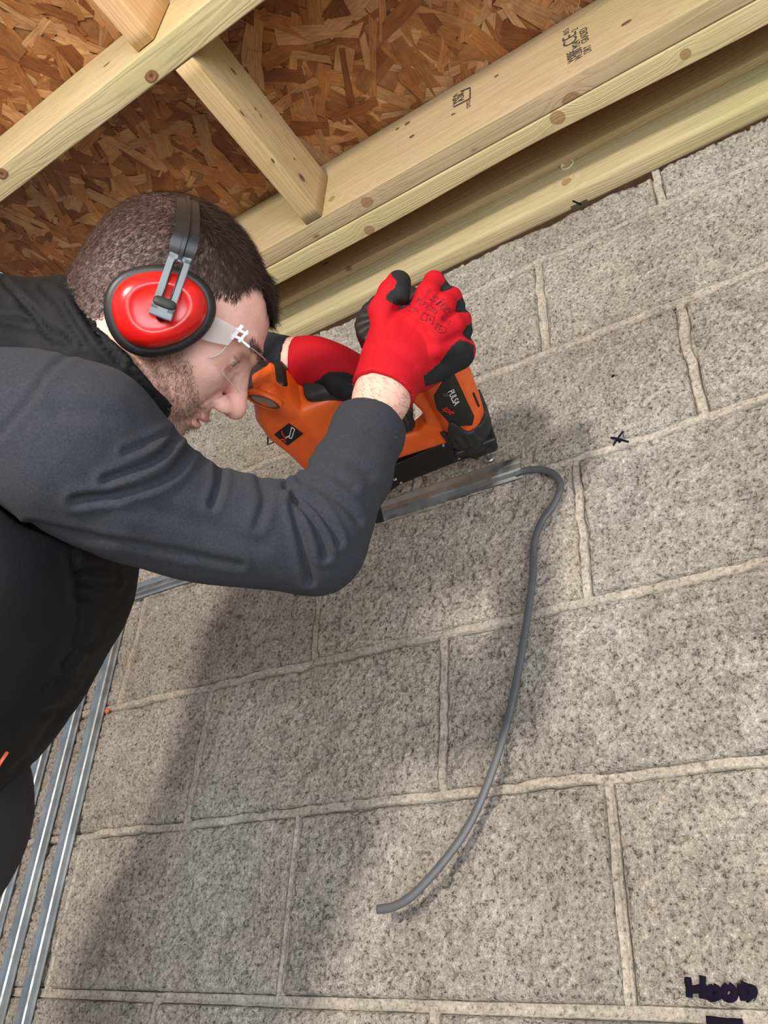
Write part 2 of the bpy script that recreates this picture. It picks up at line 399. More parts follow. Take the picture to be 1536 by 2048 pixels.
def snet(f, xs, ys, zs, B=6):
    """surface nets on a (possibly non-uniform) grid; field only evaluated near the surface"""
    def pad(a):
        n = (-(len(a)-1)) % B; st = a[-1]-a[-2]; return np.concatenate([a, a[-1]+st*np.arange(1, n+1)])
    xs, ys, zs = pad(xs), pad(ys), pad(zs); nx, ny, nz = len(xs), len(ys), len(zs)
    cx, cy, cz = xs[::B], ys[::B], zs[::B]
    G = np.stack(np.meshgrid(cx, cy, cz, indexing='ij'), -1).reshape(-1, 3)
    Fc = f(G).reshape(len(cx), len(cy), len(cz))
    F = np.repeat(np.repeat(np.repeat(Fc[:-1, :-1, :-1], B, 0), B, 1), B, 2)
    F = np.pad(F, ((0, 1), (0, 1), (0, 1)), mode='edge').astype(np.float32)
    dx, dy, dz = np.diff(cx), np.diff(cy), np.diff(cz)
    diag = np.sqrt(dx[:, None, None]**2+dy[None, :, None]**2+dz[None, None, :]**2)
    mn = np.full(diag.shape, 1e9); sg = np.zeros(diag.shape)
    for a in (0, 1):
        for b in (0, 1):
            for c in (0, 1):
                q = Fc[a:len(cx)-1+a, b:len(cy)-1+b, c:len(cz)-1+c]; mn = np.minimum(mn, np.abs(q)); sg += np.sign(q)
    act = (mn < diag*0.75) | (np.abs(sg) < 8)
    blk = np.argwhere(act); r = np.arange(B)
    oi = np.stack(np.meshgrid(r, r, r, indexing='ij'), -1).reshape(-1, 3)
    for s in range(0, len(blk), 4000):
        I = (blk[s:s+4000, None, :]*B+oi[None]).reshape(-1, 3)
        P = np.stack([xs[I[:, 0]], ys[I[:, 1]], zs[I[:, 2]]], 1)
        F[I[:, 0], I[:, 1], I[:, 2]] = f(P)
    S = F < 0
    cnt = np.zeros((nx-1, ny-1, nz-1), np.int8)
    for a in (0, 1):
        for b in (0, 1):
            for c in (0, 1): cnt += S[a:nx-1+a, b:ny-1+b, c:nz-1+c]
    cells = np.argwhere((cnt > 0) & (cnt < 8)); idx = -np.ones(cnt.shape, np.int64); idx[tuple(cells.T)] = np.arange(len(cells))
    acc = np.zeros((len(cells), 3)); num = np.zeros(len(cells)); ax = (xs, ys, zs)
    for d in range(3):
        o = [q for q in range(3) if q != d]
        for a in (0, 1):
            for b in (0, 1):
                i0 = cells.copy(); i0[:, o[0]] += a; i0[:, o[1]] += b; i1 = i0.copy(); i1[:, d] += 1
                f0 = F[tuple(i0.T)]; f1 = F[tuple(i1.T)]; m = (f0 < 0) != (f1 < 0)
                t = np.where(m, f0/np.where(f0 == f1, 1, f0-f1), 0); P = np.empty((len(cells), 3))
                for q in range(3): P[:, q] = ax[q][i0[:, q]]
                P[:, d] += t*(ax[d][i1[:, d]]-ax[d][i0[:, d]]); acc += P*m[:, None]; num += m
    V = acc/num[:, None]; Fs = []
    for d in range(3):
        o = [q for q in range(3) if q != d]
        sl0 = [slice(None)]*3; sl1 = [slice(None)]*3; sl0[d] = slice(0, -1); sl1[d] = slice(1, None)
        E = np.argwhere(S[tuple(sl0)] != S[tuple(sl1)])
        E = E[(E[:, o[0]] > 0) & (E[:, o[1]] > 0) & (E[:, o[0]] < S.shape[o[0]]-1) & (E[:, o[1]] < S.shape[o[1]]-1)]
        q = []
        for a, b in ((-1, -1), (0, -1), (0, 0), (-1, 0)):
            c = E.copy(); c[:, o[0]] += a; c[:, o[1]] += b; q.append(idx[tuple(c.T)])
        q = np.stack(q, 1); ins = S[tuple(E.T)]
        flip = ins if d != 1 else ~ins
        q = np.where(flip[:, None], q, q[:, ::-1]); Fs.append(q)
    return V, np.concatenate(Fs)
def vnormals(V, F):
    n = np.cross(V[F[:, 2]]-V[F[:, 0]], V[F[:, 3]]-V[F[:, 1]]); out = np.zeros_like(V)
    for k in range(4): np.add.at(out, F[:, k], n)
    return out/np.maximum(np.linalg.norm(out, axis=1), 1e-12)[:, None]
def seg_dist(px, P):
    d = np.full(len(px), 1e9)
    for a, b in zip(P[:-1], P[1:]):
        e = b-a; t = np.clip(((px-a) @ e)/(e @ e), 0, 1); d = np.minimum(d, np.linalg.norm(px-a-t[:, None]*e, axis=1))
    return d
def proj(V): return np.stack([V[:, 0]/V[:, 2]*FPX+768, V[:, 1]/V[:, 2]*FPX+1024], 1)
def crease(V, Nn, path, w, depth, bulge=0.5):
    """sculpt a fold into the near side of a camera-space mesh (depth in metres, w in px)"""
    px = proj(V); P = spline(np.array(path, float), 6); d = seg_dist(px, P)
    face = np.clip(-Nn[:, 2]*3+.6, 0, 1)
    g = np.exp(-(d/w)**2)-bulge*np.exp(-((d-2.1*w)/(1.1*w))**2)
    return V-Nn*(g*depth*face)[:, None]
# ================================================================== the room
Z0, X0 = 0.0395, -1.652
FLOOR = -1.085; WTOP = 1.2515; XL, XR = -2.2, 1.0
V, F = bevbox(np.array([(XL+XR)/2, 0.065, (FLOOR+WTOP)/2]), np.eye(3)[0], np.eye(3)[1], np.eye(3)[2], (XR-XL)/2, 0.052, (WTOP-FLOOR)/2, 0.001)
wall = mesh('wall_back', V, F, 'mortar', None, False, kind='structure')
V, F = bevbox(np.array([-0.6, -1.5, FLOOR-0.05]), *np.eye(3), 2.2, 1.7, 0.05, 0.001)
mesh('floor', V, F, 'floor', None, False, kind='structure')
def block(x0, x1, z0, z1, seed, fine=True, jl=0.005, jb=0.005, proud=0.0):
    x0 += jl; x1 -= jl; z0 += jb; z1 -= jb
    if not fine:
        V, F = bevbox(np.array([(x0+x1)/2, 0.022, (z0+z1)/2]), *np.eye(3), (x1-x0)/2, 0.022, (z1-z0)/2, 0.004)
        return mesh('concrete_block', V, F, 'block', wall, False)
    nx = max(6, int((x1-x0)/0.0028)); nz = max(6, int((z1-z0)/0.0028))
    u, v = np.meshgrid(np.linspace(x0, x1, nx), np.linspace(z0, z1, nz), indexing='ij')
    x, z = u.ravel(), v.ravel(); P = np.stack([x, z, np.full_like(x, seed*0.37)], 1)
    ed = np.minimum(np.minimum(x-x0, x1-x), np.minimum(z-z0, z1-z))
    jag = (vnoise(P, 22, 1)-.5)*0.007+(vnoise(P, 90, 2)-.5)*0.005
    e2 = np.maximum(ed+jag, 0)
    y = -0.0012-proud-(vnoise(P, 9, 3)-.5)*0.003-(vnoise(P, 60, 4)-.5)*0.0013-(vnoise(P, 150, 5)-.5)*.0026
    pit = np.clip(vnoise(P, 200, 6)*.6+vnoise(P, 110, 7)*.5-.66, 0, 1); y += pit*0.034
    chip = np.clip(vnoise(P, 13, 8)-.66, 0, 1)*np.clip(1-ed/0.03, 0, 1); y += chip*.03
    y += 0.0075*np.exp(-(e2/0.0022)**1.2)
    edge = ed < 1e-6; y = np.where(edge, 0.016, y)
    i = np.arange(nx*nz).reshape(nx, nz)
    F = np.stack([i[:-1, :-1], i[1:, :-1], i[1:, 1:], i[:-1, 1:]], -1).reshape(-1, 4)
    return mesh('concrete_block', np.stack([x, y, z], 1), F, 'block', wall, True)
rows = {  # course: perpend positions
    -1: [-2.2, -1.877, -1.427, -0.967, -0.527, -0.077, 0.373, 1.0], 0: [-2.2, -2.102, -1.655, -1.208, -0.7495, -0.306, 0.148, 0.6, 1.0],
    1: [-2.2, -1.877, -1.42, -0.969, -0.520, -0.07, 0.38, 1.0], 2: [-2.2, -2.1, -1.65, -1.2, -0.755, -0.3075, 0.148, 0.6, 1.0],
    3: [-2.2, -1.92, -1.475, -1.03, -0.577, -0.127, 0.325, 1.0], 4: [-2.2, -2.14, -1.69, -1.24, -0.79, -0.340, 0.11, 0.56, 1.0], 5: [-2.2, -1.9, -1.45, -1.0, -0.55, -0.12, 0.35, 1.0]}
beds = {0: Z0, 1: Z0+.225, 2: Z0+.4465, 3: Z0+.675, 4: Z0+.902, 5: Z0+1.125, 6: WTOP+0.012}
for k in range(-5, 6):
    zb = beds.get(k, Z0+.225*k); zt = beds.get(k+1, Z0+.225*(k+1))
    xs = rows[k] if k in rows else rows[-1 if k % 2 else 0]
    for j, (a, b) in enumerate(zip(xs[:-1], xs[1:])):
        if b-a < .05: continue
        fine = k >= -1 and b > -1.5 and a < 0.45
        block(a, b, max(zb, FLOOR+.0), zt, k*17+j*3+40, fine, 0.0055 if k in (1, 2, 0) else 0.007, 0.0055 if k < 3 else 0.008, 0.0012*math.sin(k*7+j*5))
# mortar: recessed tooled joints with smears
def strip(a, b, w, prof, seed, smear):
    """mortar bead from a to b on the wall; prof 'tool' concave, 'flush' smeared"""
    a, b = np.array(a), np.array(b); L = np.linalg.norm(b-a); n = int(L/0.004)+2; m = 11
    t = (b-a)/L; q = np.array([-t[1], t[0]]); s, c = np.meshgrid(np.linspace(0, 1, n), np.linspace(-1, 1, m), indexing='ij')
    s, c = s.ravel(), c.ravel(); C = a+s[:, None]*(b-a); P = np.stack([C[:, 0], C[:, 1], np.full(len(s), seed*.7)], 1)
    wob = (vnoise(P, 14, seed)-.5)*.006*smear+(vnoise(P, 55, seed+1)-.5)*.005*smear
    X = C+q*(c*(w/2)+wob)[:, None]
    P2 = np.stack([X[:, 0], X[:, 1], np.full(len(s), 3.3)], 1); rough = (vnoise(P2, 30, 9)-.5)*.0050*smear+(vnoise(P2, 110, 10)-.5)*.0024*smear
    y = (0.0010+.0036*(1-c*c) if prof == 'tool' else 0.0002+0*c)-rough
    y = np.where(np.abs(c) > .95, 0.010, y)
    i = np.arange(n*m).reshape(n, m); F = np.stack([i[:-1, :-1], i[:-1, 1:], i[1:, 1:], i[1:, :-1]], -1).reshape(-1, 4)
    return np.stack([X[:, 0], y, X[:, 1]], 1), F
SV, SF, n = [], [], 0
for k in range(0, 6):
    V, F = strip((0.6, beds[k]), (-1.6, beds[k]), 0.013 if k == 0 else 0.012, 'tool' if k == 0 else 'flush', k*5+1, 0.25 if k == 0 else 1.0)
    SV.append(V); SF.append(F+n); n += len(V)
for k in range(-1, 6):
    for x in rows[k][1:-1]:
        if not -1.5 < x < .5: continue
        V, F = strip((x, beds.get(k, Z0-.225)), (x, beds[k+1]), 0.011 if k < 3 else .014, 'tool' if (k == 0 or k == 4) else 'flush', int(x*31)+k*7+60, 0.35 if k == 0 else 1.0)
        SV.append(V); SF.append(F+n); n += len(V)
mesh('mortar', np.concatenate(SV), np.concatenate(SF)[:, ::-1], 'mortar', wall, True, kind='stuff')

# ---- writing left on the blocks with a marker
def stroke(pts, w, name='marker_writing', parent=wall, seed=1):
    """pts: polylines on the wall (x, z)"""
    parts = []
    for P in pts:
        P = np.array(P, float); P = spline(P, 5) if len(P) > 2 else P[0]+np.linspace(0, 1, 9)[:, None]*(P[-1]-P[0])
        Q = np.stack([P[:, 0], np.full(len(P), -0.0042), P[:, 1]], 1)
        rr = w*(.75+.5*vnoise(Q, 300, seed)); V, F = tube(Q, rr, 8, (0, 1, 0), 1.0); V[:, 1] = -0.0020+(V[:, 1]+0.0042)*0.35
        parts.append((V, F))
    V, F = merge(parts); return mesh(name, V, F, 'ink', parent, False)
def wp(L): return [[tuple(onY(x, y)[[0, 2]]) for x, y in P] for P in L]
stroke(wp([[(1227, 892), (1247, 864)], [(1222, 877), (1232, 878), (1258, 885)], [(1238, 880), (1241, 886)]]), 0.0016)
stroke(wp([[(1226.5, 752), (1228, 755)]]), 0.0020)
def zx(L, x0=1340, y0=1920, s=7.837): return [[(x0+x/s, y0+y/s) for x, y in P] for P in L]
stroke(wp(zx([[(285, 270), (300, 420), (315, 590)], [(520, 250), (520, 420), (525, 610)], [(300, 470), (420, 460), (530, 440)],
              [(690, 440), (620, 470), (615, 560), (690, 590), (770, 550), (750, 460), (690, 440)],
              [(920, 410), (860, 460), (850, 560), (910, 610), (1000, 580), (1005, 470), (920, 410)],
              [(1110, 380), (1140, 500), (1170, 640)], [(1120, 390), (1230, 430), (1320, 480), (1270, 560), (1180, 620)]])), 0.0034, seed=3)
stroke(wp(zx([[(580, 950), (850, 970), (1150, 985)], [(800, 975), (760, 1040), (740, 1100)], [(1000, 990), (1010, 1080)]])), 0.0033, seed=5)

# ---- OSB ceiling board: base sheet and its pressed strands
ZB = 1.436
V, F = bevbox(np.array([-0.6, -0.85, ZB+0.010]), *np.eye(3), 1.75, 1.05, 0.009, 0.001)
MT['osb'] = simple('osb_base', (0.24, 0.10, 0.03), 0.7, var=0.25)
ceil = mesh('ceiling', V, F, 'osb', None, False, kind='structure')
def osb_mat():
    m, nt, b = newmat('osb_strand'); L = nt.links
    a = N(nt, 'ShaderNodeAttribute', attribute_name='Col'); uv = N(nt, 'ShaderNodeAttribute', attribute_name='Grain')
    g = noise(nt, uv.outputs['Vector'], 1.0, 4, 0.6); r = ramp(nt, [(0.32, (0.72, 0.66, 0.60)), (0.5, (1, 1, 1)), (0.68, (1.22, 1.2, 1.16))]); L.new(g, r.inputs[0])
    col = mixc(nt, 1.0, a.outputs[0], r.outputs[0], 'MULTIPLY'); c = coord(nt)
    st = ramp(nt, [(0.40, (1, 1, 1)), (0.75, (0.62, 0.50, 0.42))]); L.new(noise(nt, c, 16, 5, 0.65), st.inputs[0])
    L.new(mixc(nt, 1.0, col, st.outputs[0], 'MULTIPLY'), b.inputs['Base Color'])
    b.inputs['Roughness'].default_value = 0.55; b.inputs['Specular IOR Level'].default_value = 0.35
    L.new(bump(nt, g, 0.0008, 0.8), b.inputs['Normal']); return m
rng = np.random.default_rng(5)
pal = np.array([(0.48, 0.22, 0.080), (0.56, 0.28, 0.11), (0.38, 0.155, 0.048), (0.62, 0.35, 0.16), (0.30, 0.11, 0.032), (0.66, 0.40, 0.20), (0.44, 0.19, 0.06)])
SV, SF, SCc, SG, n = [], [], [], [], 0
for i in range(6900):
    L_ = rng.uniform(.05, .16) if rng.random() < .75 else rng.uniform(.012, .05); w_ = rng.uniform(.012, .036)*(1 if L_ > .03 else .6)
    cx, cy = rng.uniform(-1.85, .95), rng.uniform(-1.15, 0.0); ang = rng.normal(1.0, .85); zz = ZB+0.001-rng.uniform(0, .0035)
    k = 4; top = [(-L_/2+rng.uniform(-.006, .006), w_/2*rng.uniform(.5, 1))]
    xs = np.linspace(-L_/2, L_/2, k)
    up = [(x+rng.uniform(-.3, .3)*L_/k, w_/2*rng.uniform(.65, 1.15)) for x in xs]; dn = [(x+rng.uniform(-.3, .3)*L_/k, -w_/2*rng.uniform(.65, 1.15)) for x in xs]
    Q = np.array(up+dn[::-1]); tilt = rng.normal(0, .010, 2); tw = rng.normal(0, .02)
    z = zz-0.0+Q[:, 0]*tilt[0]*.55+Q[:, 1]*tilt[1]*2.2
    c_, s_ = math.cos(ang), math.sin(ang)
    SV.append(np.stack([cx+Q[:, 0]*c_-Q[:, 1]*s_, cy+Q[:, 0]*s_+Q[:, 1]*c_, z], 1))
    for j in range(k-1): SF.append((n+j, n+j+1, n+2*k-2-j, n+2*k-1-j))
    cc = pal[rng.integers(len(pal))]*rng.uniform(.8, 1.2); SCc.append(np.tile(cc, (2*k, 1)))
    SG.append(np.stack([Q[:, 0]*30+i, Q[:, 1]*420, np.full(2*k, i*1.7)], 1)); n += 2*k
MT['strand'] = osb_mat()
o = mesh('wood_strands', np.concatenate(SV), np.array(SF), 'strand', ceil, False, col=np.concatenate(SCc)*np.array([.72, .66, .60]), kind='stuff')
at = o.data.attributes.new('Grain', 'FLOAT_VECTOR', 'POINT'); at.data.foreach_set('vector', np.concatenate(SG).astype(np.float32).ravel())

# ---- timbers (length along local X)
def timber(name, label, c, half, mat, rot=0.0, r=0.003, group=None, cat='timber', wane=0.0, notch=None):
    """planed timber with rounded arrises"""
    L_, hy, hz = half; nr = 4; ring = []
    for q, (sy, sz) in enumerate(((1, 1), (-1, 1), (-1, -1), (1, -1))):
        for k in range(nr+1):
            t = (q+k/nr)*math.pi/2; ring.append((sy*(hy-r)+r*math.cos(t), sz*(hz-r)+r*math.sin(t)))
    ring = np.array(ring); m = len(ring); nx = max(2, int(L_*2/.02)); xs = np.linspace(-L_, L_, nx); V = []
    for x in xs:
        for (y, z) in ring:
            V.append((x, y, z))
    V = np.array(V); nn = (vnoise(V*np.array([1, .3, .3]), 6, int(abs(c[0]*100))+3)-.5)*.0016
    V[:, 1] += nn; V[:, 2] += nn
    if wane:   # lost strip of bark edge along one arris
        wv = np.exp(-((V[:, 0]-.34)/.20)**2)*wane; sel = (V[:, 1] > hy*.4) & (V[:, 2] < -hz*.9); V[:, 2] += wv*sel*.6; V[:, 1] -= wv*sel*(V[:, 1] > hy*.8)
    F = [[i*m+k, (i+1)*m+k, (i+1)*m+(k+1) % m, i*m+(k+1) % m] for i in range(nx-1) for k in range(m)]
    F += [list(range(m)), [(nx-1)*m+k for k in range(m)][::-1]]
    me_o = mesh(name, V, F, mat, None, True)
    me_o.location = c; me_o.rotation_euler = (0, 0, rot); LOC[me_o] = np.zeros(3)
    if label: tag(me_o, label, cat, group)
    return me_o
ZJ = 1.2536
MT['wJ1'] = wood_mat('joist_wood_a', knots=[(0.43, 0.02, -.09, .017), (-.02, -0.02, -.05, .008), (0.05, 0.0, -.09, .012)], seed=1.3)
MT['wJ1b'] = wood_mat('joist_wood_b', (0.57, 0.45, 0.25), (0.40, 0.29, 0.14), knots=[(0.40, -0.008, -.09, .014), (0.02, 0.01, -.09, .011), (0.60, .0, -.09, .009)], seed=4.1)
MT['wJ2'] = wood_mat('joist_wood_c', (0.57, 0.45, 0.26), (0.36, 0.26, 0.12), knots=[], seed=7.7)
MT['wN'] = wood_mat('noggin_wood', (0.54, 0.38, 0.20), (0.40, 0.24, 0.10), knots=[(0.155-.02, 0.02, 0.015, .013)], seed=11.2, green=.15)
MT['wN2'] = wood_mat('noggin_wood_b', (0.72, 0.46, 0.24), (0.58, 0.32, 0.14), seed=15.2, green=.05)
MT['wP'] = wood_mat('plate_wood', (0.48, 0.39, 0.22), (0.36, 0.28, 0.14), knots=[(0.36, -0.02, -.01, .010)], seed=19.3)
MT['wR'] = wood_mat('rim_wood', (0.52, 0.37, 0.20), (0.38, 0.25, 0.12), seed=23.3)
HX = 1.60; CX = -0.62; HZ = (ZB-ZJ)/2-0.002
j1 = timber('ceiling_joist', 'joist with black ink stamps on its side, the noggin butting against it', (CX, -.206, ZJ+HZ), (HX, .0185, HZ), 'wJ1', group=None)
timber('ceiling_joist', 'joist doubled against the stamped joist, on its wall side beside the dark gap', (CX, -.1655, ZJ+HZ), (HX, .0210, HZ), 'wJ1b', wane=0.006)
j2 = timber('ceiling_joist', 'joist crossing the upper left corner with a large round knot', (CX, -.5815, ZJ+HZ), (HX, .0225, HZ), 'wJ2')
timber('noggin', 'short noggin between the two ceiling joists above the head', (-.676, -(.2255+.558)/2, ZJ+.0615), (.1655, .0185, .0615), 'wN', math.pi/2)
timber('noggin', 'reddish short noggin at the top left, cut end splintered, beyond the knotty joist', (-.715, -.605-.17, ZJ+.075), (.169, .0190, .060), 'wN2', math.pi/2)
plate = timber('wall_plate', 'timber wall plate on top of the blockwork with a drilled hole', (CX, -.0185, ZJ+.0445), (HX, .0190, .0440), 'wP', r=.0085)
timber('rim_joist', 'shaded joist lying on the wall plate behind the dark gap', (CX, -.0310, ZJ+.089+.0460), (HX, .0185, .0455), 'wR')
# the big knot of the crossing joist, a proud oval eye with rings
def eye(o, x, y, z, r, ey=(0, 1, 0)):
    parts = []
    return None
def knot(parent, c, n, e1, e2, a, b, dark=(0.30, 0.15, 0.06)):
    c, n, e1, e2 = map(np.array, (c, n, e1, e2)); V = []; cols = []
    ringz = [(1.0, 0), (.86, .0006), (.62, .0007), (.40, .0004), (.15, -.0003)]
    for s, h in ringz:
        for k in range(26):
            t = 2*math.pi*k/26; V.append(c+e1*a*s*math.cos(t)+e2*b*s*math.sin(t)*(1+.12*math.sin(2*t+1))+n*(h+.0006))
            cols.append(np.array(dark)*(1.35 if s > .95 else .55 if s > .8 else 1.0 if s > .5 else .8 if s > .3 else .35))
    F = [[i*26+k, i*26+(k+1) % 26, (i+1)*26+(k+1) % 26, (i+1)*26+k] for i in range(4) for k in range(26)]+[[4*26+k for k in range(26)]]
    return mesh('knot', V, F, MT['knotm'], parent, True, col=np.array(cols))
MT['knotm'] = colmat('knot_wood', 0.7, 0.0004, 200, var=.25, vscale=200)
for p, a, b in (((303, 152), .0125, .0095), ((4, 347), .013, .010)):
    c = onZ(*p, ZJ); k = knot(j2, c-np.array(j2.location)*1.0, (0, 0, -1), (1, 0, 0), (0, -1, 0), a, b)
def onYt(p, Y, o): return onY(*p, Y)-np.array(o.location)
for p, Y, a, b in (((815, 247), -.2250, .006, .004), ((1253, 46), -.2250, .008, .004), ((795, 258), -.2250, .004, .003), ((824, 273), -.2250, .005, .004), ((993, 152), -.2250, .004, .002)):
    knot(j1, onYt(p, Y, j1), (0, -1, 0), (1, 0, 0), (0, 0, 1), a, b, (.16, .08, .04))
nog = [o for o in bpy.data.objects if o.name == 'noggin'][0]
for p, a, b in (((483, 226), .006, .0025), ((510, 218), .003, .002), ((521, 232), .004, .002), ((588, 318), .003, .002), ((603, 355), .009, .006), ((545, 322), .005, .004), ((467, 143), .007, .003)):
    d = R @ np.array([p[0]-768, p[1]-1024, FPX]); w = CAM+d*(-.6568/d[0])-np.array(nog.location)
    knot(nog, (w[1], -w[0], w[2]), (0, -1, 0), (1, 0, 0), (0, 0, 1), a, b, (.20, .10, .045))
# ink stamps on the joist side: text runs upwards
def stamp(s, p, size, wide=1.0, Y=-.2256, sh=0.0):
    o = onY(*p, Y)-np.array(j1.location)
    text_mesh('ink_stamp', s, o, np.array([0, 0, 1.0]), np.array([-1.0, 0, 0]), size, 'stamp', j1, 0.0001, wide=wide)
stamp('W8BE', (1142, 113), .017, .75); stamp('CE', (1141, 78), .034, .8); stamp('015', (1133, 63), .014, .8)
stamp('W280', (1157, 107), .020, .62); stamp('M24', (1153, 88), .019, .6); stamp('2', (1150, 59), .016, .7)
stamp('DRY', (1175, 98), .018, .62); stamp('GRADED', (1169, 70), .018, .62)
stamp('WPA', (911, 198), .015, 1.0); stamp('A3K', (922, 193), .018, .9); stamp('OYO', (937, 208), .011, .9); stamp('P', (908, 227), .013, .8)
fr = []
for a, b in (((907, 214), (940, 197)), ((940, 197), (940, 175)), ((940, 175), (921, 183))):
    A_, B_ = onYt(a, -.2257, j1), onYt(b, -.2257, j1); fr.append(tube(np.array([A_, B_]), .0011, 6))
V, F = merge(fr); mesh('stamp_frame', V, F, 'stamp', j1, False)
# drilled hole in the wall plate: bored dark socket with pale rim
h = onY(1136, 345, -.0375)-np.array(plate.location); ex, ey_, ez = np.eye(3); h[2] = .0375
V, F = loft(h, ex, ez, -ey_, [(.0125, .0125, -.001), (.0125, .0125, .0012), (.0105, .0105, .0012), (.0100, .0100, -.004)], seg=28)
mesh('drilled_hole', V, F[:-2]+[F[-1]], simple('hole_wood', (.72, .60, .40), .8), plate, True)
# dark slab coloured as the shade of a notch at the plate's bottom edge
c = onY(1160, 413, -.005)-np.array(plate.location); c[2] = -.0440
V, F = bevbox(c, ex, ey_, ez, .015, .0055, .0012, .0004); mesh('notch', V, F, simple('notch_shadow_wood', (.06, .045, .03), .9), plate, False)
V, F = tube([onY(1146, 402, -.0385)-np.array(plate.location), onY(1162, 409, -.0385)-np.array(plate.location)], .0016, 6); mesh('pencil_mark', V, F, 'ink', plate, False)
# grey strip fixed to the board at the far left
V, F = tube([onZ(-60, 522, ZB-.006), onZ(60, 570, ZB-.006)], .0050, 10, flat=.7)
tag(mesh('metal_strip', V, F, 'galv', None, True), 'thin pale metal strip on the ceiling board above the shoulder', 'strip')

# ================================================================== steel cable cappings
def capping(a, b, label, group=None, w=.0185, out=0.0, mat='galv'):
    """galvanised channel with flanges, from a to b on the wall (x, z)"""
    a, b = np.array(a), np.array(b); t = (b-a)/np.linalg.norm(b-a); q = np.array([-t[1], t[0]])
    pr = [(-1, 0), (-.84, .0008), (-.76, .0012), (-.62, .0075), (-.50, .0095), (-.2, .0088), (0, .0082), (.2, .0088), (.50, .0095), (.62, .0075), (.76, .0012), (.84, .0008), (1, 0)]
    pr = [(c*w, h) for c, h in pr]; th = .0009; V = []; n = 2; m = len(pr)
    for s in (a, b):
        for c, h in pr: P = s+q*c; V.append((P[0], -.0042-h-out, P[1]))
        for c, h in pr: P = s+q*c; V.append((P[0], -.0042-h-out+th, P[1]))
    F = []
    for k in range(m-1):
        F.append([k, k+1, 2*m+k+1, 2*m+k]); F.append([m+k+1, m+k, 3*m+k, 3*m+k+1])
    F += [[0, 2*m, 3*m, m], [m-1, 2*m-1, 4*m-1, 3*m-1]]
    for s in (0, 2*m):
        for k in range(m-1): F.append([s+k, s+m+k, s+m+k+1, s+k+1])
    o = mesh('cable_capping', V, F, mat, None, False, loc=(a[0], -.01, a[1])); me = o.data
    return tag(o, label, 'capping', group)
capping((-.640, .7290), (-.3855, .7275), 'short steel capping under the nail gun nose, grey cable leaving its end', w=.0205)
capping((-1.2500, .7265), (-.655, .7290), 'horizontal steel capping running from the corner joint behind the elbow')
capping((-1.2590, .7440), (-1.2290, -.14), 'vertical steel capping nearest the open blockwork, meeting the horizontal one')
capping((-1.3245, .70), (-1.2960, -.14), 'middle vertical steel capping, second from the right of the vertical run')
capping((-1.3900, .60), (-1.3620, -.14), 'third vertical steel capping from the right, beside the vest edge')
capping((-1.4550, .60), (-1.4270, -.14), 'leftmost vertical steel capping, just seen behind the trousers')
for p, lab in (((415, 1159), 'orange fixing below the horizontal capping'), ((208, 1290), 'orange fixing between the two right-hand vertical cappings'), ((215, 1422), 'orange fixing on the right flange of the right-hand vertical capping')):
    c = onY(*p, -.006); V, F = loft(c, ex, ez, -ey_, [(.0052, .0046, 0), (.0056, .005, .0015), (.003, .003, .0028), (.0022, .0022, .0045), (.0008, .0008, .0052)], seg=14)
    tag(mesh('plastic_fixing', V, F, 'nail', None, True, loc=tuple(c)), lab, 'fixing', None)
cp = [(1030, 947, -.009), (1050, 940, -.010), (1085, 939, -.012), (1110, 950, -.013), (1121, 972, -.014), (1108, 1008, -.014), (1082, 1045, -.014), (1068, 1090, -.014), (1065, 1160, -.016), (1052, 1250, -.018), (1035, 1350, -.020), (1010, 1460, -.022), (978, 1560, -.024), (938, 1650, -.026), (888, 1722, -.030), (830, 1786, -.034), (790, 1812, -.036), (755, 1819, -.036)]
V, F = tube(spline([onY(*q) for q in cp], 8), .0052, 14, (0, 1, 0), .58)
tag(mesh('cable', V, F, 'cable', None, True, loc=tuple(onY(1066, 1160, -.02))), 'grey twin cable hanging in a long curve down the blockwork', 'cable')
# ================================================================== the nail gun
NOSE = K(985, 930, 1.229); TOPP = K(830, 575, .95)
GA = TOPP-NOSE; GA /= np.linalg.norm(GA); Xc = R.T @ np.array([1., 0, 0]); H0 = -(Xc-(Xc @ GA)*GA); H0 /= np.linalg.norm(H0)
H1 = np.cross(GA, H0); th = math.radians(13); GH = H0*math.cos(th)+H1*math.sin(th); GW = np.cross(GA, GH)
def G2C(P): P = np.asarray(P); return NOSE+P[..., :1]*GH+P[..., 1:2]*GA+P[..., 2:]*GW
def gx(x, y, w):                       # gun coordinates of a sight line in the plane w
    d = K(x, y, 1.0); return np.linalg.solve(np.array([GH, GA, -d]).T, -(NOSE+w*GW))[:2]
gun = thing('nail_gun', 'orange and black gas nail gun pressed against the steel capping', 'nail gun', tuple(Wd(NOSE)))
def gmesh(name, f, b, h, mat, parent=gun, post=None, col=None, label=None):
    V, F = snet(f, axis(b[0][0], b[0][1], h), axis(b[1][0], b[1][1], h), axis(b[2][0], b[2][1], h))
    V = G2C(V)
    o = mesh(name, Wd(V), F[:, ::-1], mat, parent, True)
    if label: o['label'] = label
    return o
def gp(name, VF, mat, parent=gun, smooth=False, label=None):
    V, F = VF; o = mesh(name, Wd(G2C(V)), [f[::-1] for f in F], mat, parent, smooth)
    if label: o['label'] = label
    return o
BC = 0.013     # body axis offset in h
